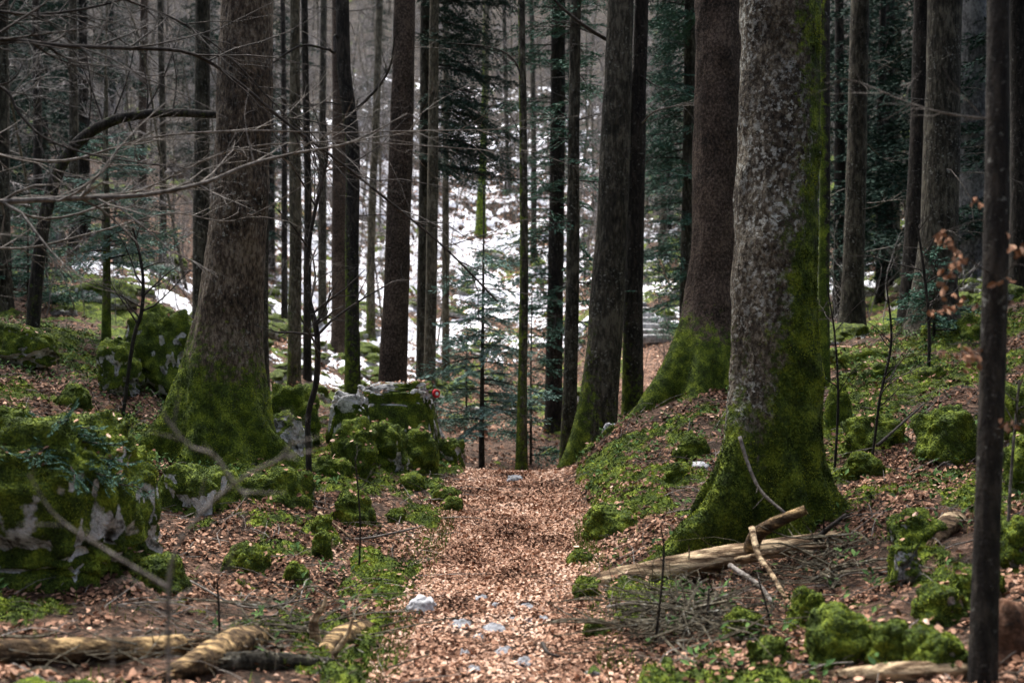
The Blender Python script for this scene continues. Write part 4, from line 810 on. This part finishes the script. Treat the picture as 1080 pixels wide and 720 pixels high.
for k, (x, y, s) in enumerate([(-6.5, 5.5, 1.1), (-8.5, 9, 1.2), (-5.5, 1, 1.0), (6.8, 6.5, 1.2), (8.2, 10.5, 1.2), (6.0, 1.5, 1.1), (-10, 13.5, 1.2), (9.8, 14, 1.2), (-3, -4, 1.1), (2.5, -5, 1.2), (-6.5, -7, 1.2), (6.5, -6, 1.2), (0, -9, 1.2), (-3.5, -12, 1.2), (4, -12, 1.2), (10, -1, 1.2), (-10.5, 0, 1.2), (-12, 6, 1.2), (12, 6, 1.2)]):  # unseen firs added beside and behind the camera, to keep stray light off the banks
    o = thing('fir_tree', 'unseen dark fir added outside the view to shade the banks', 'tree', (x, y, h(x, y)), 'unseen dark firs added for shade'); a, b_ = FV[k % 3]
    for nm, me in (('trunk', a), ('foliage', b_)): c_ = bpy.data.objects.new(nm, me); COL.objects.link(c_); c_.parent = o
    o.rotation_euler = (0, 0, k*1.3); o.scale = (s, s, s)
# bare woods on the hillside
BV = []
for s in range(8):
    rr = np.random.default_rng(300+s); T_, C_ = MB(), MB(); H_ = rr.uniform(9, 14); b_ = rr.normal(0, .7, 2)
    P = bez([[0, 0, -.5], [b_[0]*.3, b_[1]*.3, H_*.35], [b_[0], b_[1], H_*.7], [b_[0]*1.5, 0, H_]], 14); tube(T_, P, np.linspace(.06, .012, 14), 8, .2, rough=.08)
    for k in range(34): z = rr.uniform(.12, .98); i = int(z*13); az = rr.uniform(0, 6.28); grow(C_, P[i], [math.cos(az), math.sin(az), rr.uniform(-.1, .9)], rr.uniform(.8, 2.6)*(1.1-z*.6), .030*(1.15-z), 2, rr, .03, 7, .2, 0, .9, .45)
    BV.append((T_.mesh('bare_trunk_mesh', [M['bark_thin'], ]), C_.mesh('bare_crown_mesh', [M['wood_far']])))
def bare(n, umin, umax, dmin, dmax, label, group, seed, smin=.7, smax=1.2, avoid=None):
    rr = np.random.default_rng(seed)
    for k in range(n):
        d = rr.uniform(dmin, dmax); u = rr.uniform(umin, umax)
        if avoid and avoid[0] < u < avoid[1] and d < avoid[2]: continue
        x = (u-540)/F*d; o = thing('bare_tree', label, 'tree', (x, d, h(x, d)), group); a, b_ = BV[rr.integers(8)]
        for nm, me in (('trunk', a), ('crown', b_)): c_ = bpy.data.objects.new(nm, me); COL.objects.link(c_); c_.parent = o
        s = rr.uniform(smin, smax); o.scale = (s, s, s*rr.uniform(.8, 1.2)); o.rotation_euler = (rr.normal(0, .09), rr.normal(0, .09), rr.uniform(0, 6.28))
bare(100, -20, 1100, 44, 70, 'leafless tree on the upper part of the far slope', 'leafless trees on the upper slope', 1, .6, 1.0, (440, 600, 56))
bare(110, -20, 1100, 66, 105, 'leafless tree high on the far hillside', 'leafless trees high on the hillside', 2, .7, 1.3)
bare(26, -20, 270, 19, 44, 'leafless tree on the rise left of the snow', 'leafless trees on the left rise', 3, .35, .8)
bare(16, 700, 1100, 24, 44, 'leafless tree in the dark right background', 'leafless trees in the right background', 4, .4, .8)
bare(14, 290, 460, 30, 44, 'leafless young tree between the left trunks and the snow', 'leafless young trees left of the snow', 5, .35, .6)
bare(8, 610, 720, 28, 44, 'leafless young tree above the stone steps', 'leafless young trees above the steps', 6, .35, .6)
# brush of saplings and briars, uncountable
U = MB(); rr = np.random.default_rng(41); SV = []
for s in range(6):
    m_ = MB(); grow(m_, [0, 0, 0], [rr.normal(0, .2), rr.normal(0, .2), 1], 1.6, .010, 2, rr, .05, 6, .14, 0, .7); SV.append((np.concatenate(m_.V), [np.asarray(q_) for q_ in m_.Q]))
for k in range(3000):
    if k < 2400: d = rr.uniform(42, 108); u = rr.uniform(-30, 1110)
    elif k < 2700: d = rr.uniform(17, 42); u = rr.uniform(-30, 290)
    else: d = rr.uniform(17, 42); u = rr.uniform(650, 1110)
    if 430 < u < 620 and d < 50: continue
    x = (u-540)/F*d; V, Q = SV[rr.integers(6)]; s = rr.uniform(.8, 2.2)*(.6 if d < 42 else 1.2); a = rr.uniform(0, 6.28); c_, s_ = math.cos(a), math.sin(a)
    V2 = np.stack([V[:, 0]*c_-V[:, 1]*s_, V[:, 0]*s_+V[:, 1]*c_, V[:, 2]], -1)*s+[x, d, h(x, d)-.05]; U.add(V2, np.concatenate(Q), None, 0, .5)
tag(obj('hillside_brush', U, M['wood_far'], smoothed=False), 'leafless brush and saplings covering the hillside', 'brush', None, 'stuff')
# ================================================================ near stems, branches, logs
r2 = np.random.default_rng(5)
ns = trunk('beech_sapling', 'near dark stem at the right edge with dry orange leaves on its twigs', [(1054, -80, 21), (1053, 0, 22), (1052, 150, 24), (1050, 300, 26), (1044, 480, 27), (1038, 640, 27), (1035, 760, 28)], 4.3, 'bark_black', 7, 1, .15, None, 40, .1, step=.03, rough=.025, patch=.15)
def leafy(tree, pts, r0, nl_, rr, subs=5, sl=.25):
    b_ = branch(tree, pts, r0, .001, rr, 6, 'twig_dark', subs, sl, .5, n=14); nl = int(nl_*1.6); v = np.array([a.co[:] for a in b_.data.vertices])+np.array(tree.location); lo = len(v)//5
    i = rr.integers(lo, len(v), nl); P = v[i]; mb = MB(); D = np.stack([rr.normal(0, .6, nl), rr.normal(0, .5, nl), -rr.uniform(.2, 1.2, nl)], -1); ln = rr.uniform(.022, .040, nl)
    leaves(mb, P, D, rr.normal(0, 1, (nl, 3)), ln, ln*.6, np.clip(rr.normal(.55, .22, nl), 0, 1), rr.uniform(.2, .7, nl)); obj('dry_leaves', mb, M['leaf_hang'], tree, smoothed=False)
leafy(ns[0], [(1049, 290, 4.3), (1035, 283, 4.25), (1018, 272, 4.2), (1002, 278, 4.15)], .004, 18, r2)
leafy(ns[0], [(1050, 350, 4.3), (1030, 362, 4.3), (1010, 362, 4.25), (985, 376, 4.2)], .004, 20, r2, 4, .12)
leafy(ns[0], [(1052, 300, 4.3), (1064, 285, 4.2), (1078, 270, 4.15), (1096, 262, 4.1)], .004, 26, r2)
leafy(ns[0], [(1051, 240, 4.3), (1034, 232, 4.35), (1008, 240, 4.4), (990, 245, 4.4)], .003, 14, r2, 4, .15)
leafy(ns[0], [(1042, 450, 4.3), (1056, 452, 4.2), (1070, 448, 4.1), (1090, 440, 4.1)], .003, 12, r2, 3, .15)
leafy(ns[0], [(1050, 330, 4.3), (1030, 322, 4.5), (1012, 325, 4.6), (990, 315, 4.6)], .003, 14, r2, 4, .15)
branch(ns[0], [(1052, 125, 4.3), (1030, 124, 4.3), (990, 118, 4.3), (950, 105, 4.4), (900, 85, 4.5), (870, 88, 4.5)], .0045, .0012, r2, 5, 'twig', 10, .35)
# thin curved sapling left of the path
def sapling(label, px, widths, d, twigs=8, L=.5, mat_='bark_black', name='sapling', tp=None):
    g0 = gp(px[0][0], px[0][1]); P = [np.r_[at(a, b_, d), w_/2*d/F] for (a, b_), w_ in zip(px, widths)]; P[0][2] = min(P[0][2], h(P[0][0], d))-.05; P = bez(P, 40)
    o = thing(name, label, 'sapling', P[0][:3]); mb = MB(); tube(mb, P[:, :3], P[:, 3], 9, .1, rough=.1); obj('stem', mb, M[mat_], o)
    mb = MB(); T = unit(np.gradient(P[:, :3], axis=0))
    for k in range(twigs): i = r2.integers(12, 39); s = unit(np.cross(T[i], r2.normal(0, 1, 3))); grow(mb, P[i, :3], T[i]*.6+s*r2.uniform(.5, 1.1), L*r2.uniform(.4, 1.3), P[i, 3]*.5+.0012, 2, r2, .02, 4, .14); obj('twig', mb, M['twig_dark'], o); mb = MB()
    return o
sapling('thin curved dark sapling in front of the square limestone block', [(326, 556), (326, 500), (325, 440), (334, 400), (334, 350), (323, 300), (327, 250), (336, 205), (345, 165), (342, 120)], [7, 6.5, 6, 6.5, 6, 5.5, 4.5, 3.5, 3, 2], 9.0, 16, .9)
sapling('dark bent sapling rising from the tall rounded boulder', [(128, 384), (140, 362), (149, 330), (151, 300), (148, 272), (140, 240)], [4, 4, 4, 3.5, 3, 2], 11, 12, .6)
sapling('hair thin upright shoot in the leaves left of the path', [(378, 604), (380, 560), (378, 520), (374, 480)], [2.4, 2, 1.8, 1], 7, 3, .2)
sapling('thin double bent shoot right of the giant spruce', [(905, 545), (920, 480), (928, 420), (940, 360), (935, 300)], [3.5, 3, 3, 2.5, 1.5], 8, 10, .5)
sapling('thin bare shoot against the right side of the giant', [(880, 480), (884, 420), (880, 350), (872, 300)], [3, 2.6, 2, 1.2], 8.6, 6, .4)
sapling('pale twiggy shoot in front of the black double trunk', [(978, 420), (980, 350), (975, 290), (968, 240)], [4, 3.5, 3, 2], 12, 12, .7)
sapling('pale double shoot beside the near dark stem', [(1062, 560), (1068, 480), (1075, 400)], [3.4, 3, 2], 6, 6, .4, 'twig')
sapling('thin dark shoot behind the path crest', [(508, 492), (507, 450), (509, 400)], [3, 2.6, 1.6], 14.6, 3, .2)
for k, (a, b_, c, lab) in enumerate([((690, 640), (700, 590), (697, 555), 'bare shoot standing in the brushwood left of the giant'), ((232, 700), (231, 650), (229, 610), 'broken upright stub among the left logs'), ((742, 700), (745, 660), (748, 620), 'thin shoot in the brushwood below the log'), ((820, 700), (812, 655), (800, 610), 'thin shoot leaning in the brushwood under the log end'), ((24, 690), (20, 655), (24, 640), 'short dark stub at the left edge behind the log')]):
    sapling(lab, [a, b_, c], [3.2, 2.6, 1.6], 5.3, 3, .15)
# spindly beech off the left edge whose branches reach across the view
bt = trunk('beech_tree', 'bare spindly beech at the left edge whose long grey branches cross the view', [(-70, -150, 26), (-66, 200, 32), (-60, 700, 40)], 5.4, 'bark_pale', 7, 1, .3, None, 28, .3, step=.06)
BR = [
 ([(-66, 218, 5.4), (0, 213, 5.4), (80, 209, 5.4), (150, 206, 5.5), (215, 193, 5.5), (262, 174, 5.6), (310, 162, 5.7), (370, 150, 5.8), (430, 120, 5.9)], .014, .003, 12, .7, 'twig'),
 ([(-66, 60, 5.4), (0, 42, 5.5), (60, 48, 5.7), (130, 51, 5.9), (200, 56, 6.1), (250, 86, 6.3), (300, 128, 6.4), (352, 166, 6.5), (410, 212, 6.6), (470, 262, 6.7), (525, 318, 6.8)], .011, .005, 22, .8, 'twig_dark'),
 ([(-66, 90, 5.4), (0, 92, 5.5), (22, 122, 5.5), (48, 146, 5.5), (92, 162, 5.6), (150, 172, 5.6), (200, 178, 5.7)], .008, .002, 8, .5, 'twig_dark'),
 ([(-66, 150, 5.4), (60, 170, 6.0), (160, 145, 6.2), (260, 138, 6.3), (350, 140, 6.4), (440, 138, 6.5), (560, 136, 6.6)], .007, .0015, 18, .7, 'twig'),
 ([(-66, 160, 5.4), (40, 230, 6.0), (150, 200, 6.3), (240, 160, 6.4), (330, 150, 6.5), (420, 152, 6.6), (560, 162, 6.6)], .007, .0015, 16, .6, 'twig'),
 ([(-66, 20, 5.4), (40, -20, 5.8), (160, 10, 6.2), (230, 50, 6.3), (290, 110, 6.4), (360, 180, 6.5)], .008, .002, 16, .7, 'twig_dark'),
 ([(-66, 250, 5.4), (20, 262, 6.0), (100, 245, 6.3), (180, 225, 6.5), (250, 232, 6.6), (330, 190, 6.6)], .006, .0015, 12, .5, 'twig'),
 ([(-66, 0, 5.4), (30, 15, 5.8), (110, 5, 6), (180, -20, 6)], .009, .003, 14, .8, 'twig_dark')]
for pts, a, b_, sb, sl_, mt in BR: branch(bt[0], pts, a*1.2, b_*1.3, r2, 7, mt, int(sb*1.5), sl_, .5, 0, 2, 40)
br = thing('bare_shrub', 'blurred forked grey twig close to the lens at lower left', 'shrub', (at(170, 760, 2.5)[0], 2.5, h(at(170, 760, 2.5)[0], 2.5)))
bx = br.location[0]; gz = br.location[2]
for pts, a, b_ in [([(185, 1000, 2.5), (178, 700, 2.5), (180, 600, 2.5), (205, 550, 2.5), (247, 510, 2.5), (300, 482, 2.5), (330, 476, 2.5)], .006, .003), ([(247, 510, 2.5), (225, 480, 2.5), (200, 470, 2.5), (178, 445, 2.5), (170, 430, 2.5)], .0045, .002), ([(247, 510, 2.5), (262, 530, 2.5), (252, 565, 2.5), (240, 600, 2.5), (232, 650, 2.5)], .0035, .0012), ([(178, 620, 2.5), (120, 585, 2.5), (60, 545, 2.5), (30, 500, 2.5)], .005, .0015), ([(292, 487, 2.5), (310, 462, 2.5), (306, 430, 2.5)], .003, .001), ([(180, 640, 2.5), (130, 610, 2.5), (122, 660, 2.5), (116, 700, 2.5)], .003, .001)]:
    branch(br, pts, a, b_, r2, 6, 'twig', 3, .10, .5, 0, 0, 26)
# --- logs
def splinters(mb, p, d, r, n=14):
    d = unit(np.asarray(d, float)); a = unit(np.cross(d, [0, 0, 1.])); c = np.cross(d, a)
    for k in range(n):
        an = r2.uniform(0, 6.28); q = p+(a*math.cos(an)+c*math.sin(an))*r*r2.uniform(.3, .9)-d*.03; ln = r2.uniform(.03, .16)
        tube(mb, [q, q+d*ln*.5, q+d*ln+r2.normal(0, .008, 3)], [r*.22, r*.12, .001], 4)
def grained(mb, P, sides=26, moss=0.):
    n = len(P); pts, rad = P[:, :3], P[:, 3]; t, u, v = frame(pts); a = np.arange(sides)*2*np.pi/sides; s_ = np.arange(n)/n
    g = fbm(np.stack([np.cos(a)[None]*2.6+0*s_[:, None], np.sin(a)[None]*2.6+0*s_[:, None], s_[:, None]*5+0*a[None]], -1).reshape(-1, 3)+pts[0]*3, 4, 15, .65).reshape(n, sides)
    R_ = rad[:, None]*(.72+.56*g); R_[[0, -1]] *= .55
    V = (pts[:, None]+(u[:, None]*np.cos(a)[None, :, None]+v[:, None]*np.sin(a)[None, :, None])*R_[:, :, None]).reshape(-1, 3)
    i = np.arange(n-1)[:, None]*sides; j = np.arange(sides)[None]; k = (j+1) % sides; q = np.stack([i+j, i+k, i+sides+k, i+sides+j], -1).reshape(-1, 4)
    V = np.concatenate([V, pts[:1], pts[-1:]]); c0 = n*sides; tt = [(c0, (b+1) % sides, b) for b in range(sides)]+[(c0+1, (n-1)*sides+b, (n-1)*sides+(b+1) % sides) for b in range(sides)]
    mb.add(V, q, tt, np.full(len(V), moss), .5); splinters(mb, pts[-1], pts[-1]-pts[-2], rad[-1]); splinters(mb, pts[0], pts[0]-pts[1], rad[0])
def log(name, label, pts, ws, d, mat_='wood_dead', sides=18, moss=0., cat='log'):
    P = bez([np.r_[at(p[0], p[1], p[2]), w_/2*p[2]/F] for p, w_ in zip(pts, ws)], 46); o = thing(name, label, cat, P[0][:3]); mb = MB(); grained(mb, P, moss=moss); obj('trunk', mb, M[mat_], o); return o
lg = log('fallen_log', 'pale brown fallen log lying from the path side to the giant foot', [(630, 617, 6.6), (690, 603, 6.6), (740, 592, 6.6), (790, 583, 6.6), (840, 574, 6.6), (884, 564, 6.6)], [26, 25, 23, 22, 18, 12], 6.6, 'wood_dead', moss=.12)
branch(lg, [(792, 578, 6.55), (800, 562, 6.45), (820, 550, 6.35), (850, 537, 6.3)], .050, .028, r2, 12, 'wood_rot', 0)
branch(lg, [(776, 590, 6.5), (800, 585, 6.4), (835, 578, 6.3), (872, 576, 6.3)], .016, .010, r2, 9, 'wood_dead', 3, .15)
branch(lg, [(856, 574, 6.6), (868, 562, 6.5), (880, 552, 6.4), (893, 542, 6.4)], .020, .010, r2, 9, 'twig_dark', 4, .2)
branch(lg, [(726, 590, 6.5), (727, 582, 6.5), (726, 574, 6.5)], .008, .002, r2, 6, 'wood_dead', 0, name='stub')
for pts, a, b_, mt, lab in [([(793, 556, 6.35), (800, 585, 6.2), (818, 612, 6.0), (848, 668, 5.5)], .020, .013, 'wood_dead', 'thick bent stick leaning over the middle of the pale log'),
  ([(770, 596, 6.4), (785, 606, 6.2), (802, 618, 6.0), (815, 636, 5.8)], .017, .012, 'twig', 'grey stick sloping down from beneath the pale log'),
  ([(780, 460, 6.9), (790, 492, 6.85), (803, 518, 6.75), (828, 541, 6.6)], .013, .010, 'twig', 'pale curved stick leaning on the giant trunk'),
  ([(640, 640, 5.9), (670, 636, 5.85), (700, 652, 5.75)], .010, .006, 'twig', 'crooked grey stick in front of the pale log'),
  ([(880, 612, 6), (900, 604, 6), (960, 604, 6), (1000, 588, 6), (1040, 560, 6)], .006, .003, 'twig', 'long thin arched twig right of the log end'),
  ([(925, 470, 8.6), (945, 452, 8.8), (975, 425, 9.2)], .014, .006, 'twig_dark', 'brown stick slanting up the right bank'),
  ([(340, 590, 7.2), (355, 572, 7.5), (395, 566, 7.6), (440, 556, 7.8)], .012, .007, 'twig', 'grey stick lying on leaves left of the path'),
  ([(336, 540, 8), (352, 552, 7.8), (372, 568, 7.5)], .010, .005, 'wood_dead', 'short brown stick in the leaves right of the sapling'),
  ([(200, 612, 6.2), (260, 640, 5.7), (330, 630, 5.7)], .007, .004, 'twig', 'thin stick behind the broken left logs'),
  ([(0, 632, 5.9), (30, 632, 5.9), (60, 634, 5.8)], .014, .008, 'twig', 'short thick stick at the left edge behind the log'),
  ([(572, 678, 5.1), (578, 688, 5.0), (590, 692, 5.0)], .012, .006, 'twig_dark', 'black curled stick on the path, right side'),
  ([(693, 270, 22), (700, 285, 21.8), (708, 305, 21.5)], .03, .02, 'wood_dead', 'pale stick leaning by the stone steps')]:
    P = bez([np.r_[at(*p)] for p in pts], 16); g_ = hh(P[:, 0], P[:, 1]); P[:, 2] = np.maximum(P[:, 2], g_+a*.6); o = thing('stick', lab, 'stick', P[0]); mb = MB(); tube(mb, P, np.linspace(a, b_, 16), 9, 0, rough=.25, cap=True)
    for k in range(2): i = r2.integers(4, 14); grow(mb, P[i], r2.normal(0, 1, 3), .12, b_*.4, 0, r2)
    obj('wood', mb, M[mt], o)
def floorlog(label, pts, ws, mt, moss=0.):
    P = []
    for (a, b_), w_ in zip(pts, ws): p = gp(a, min(b_, 717)); r0 = w_/2*p[1]/F; P.append(np.r_[p[0], p[1], p[2]+r0*.7, r0])
    P = bez(P, 40); o = thing('fallen_log', label, 'log', P[0][:3]); mb = MB(); grained(mb, P, moss=moss); obj('trunk', mb, M[mt], o); return o
floorlog('long brown log lying across the bottom left corner', [(-40, 700), (60, 697), (130, 694), (196, 690)], [26, 26, 24, 22], 'wood_rot', .1)
floorlog('orange rotten broken log piece in the bottom left pile', [(180, 716), (215, 708), (248, 692), (276, 680)], [16, 30, 34, 22], 'wood_rot')
floorlog('splintered orange log piece right end of the bottom left pile', [(338, 698), (358, 686), (378, 676), (394, 668)], [16, 28, 26, 12], 'wood_rot')
floorlog('dark soft log piece between the two orange ones', [(236, 706), (300, 704), (350, 706)], [20, 18, 14], 'bark_dark', .3)
floorlog('leaf strewn pale log along the bottom right corner', [(880, 716), (940, 716), (1000, 713), (1024, 711)], [10, 20, 20, 16], 'wood_dead', .2)
floorlog('mossy fallen trunk lying left of the tall rounded boulder', [(140, 400), (165, 394), (195, 388)], [14, 16, 14], 'wood_rot', .5)
for lab, pts, ws in [('forked pale root stump standing in the right bank debris', [(985, 575), (1000, 562), (1012, 552)], [10, 22, 14])]: floorlog(lab, pts, ws, 'wood_dead', .1)
o = thing('antler_shaped_branch', 'small pale antler shaped branch sticking up from the left log pile', 'branch', gp(338, 672))
for pts in ([(336, 676, 5.1), (333, 655, 5.1), (341, 640, 5.1), (344, 628, 5.1)], [(330, 672, 5.1), (329, 655, 5.1), (338, 640, 5.1)], [(352, 690, 5.0), (365, 672, 5.0), (372, 652, 5)]): branch(o, pts, .016, .007, r2, 8, 'wood_dead', 1, .1)
boulder(1030, 628, 1092, 700, 'rusty brown bare rock at the right edge behind the dark stem', moss=-.6, n=4, seed=77, tuft=False, mt_=M['rust'])
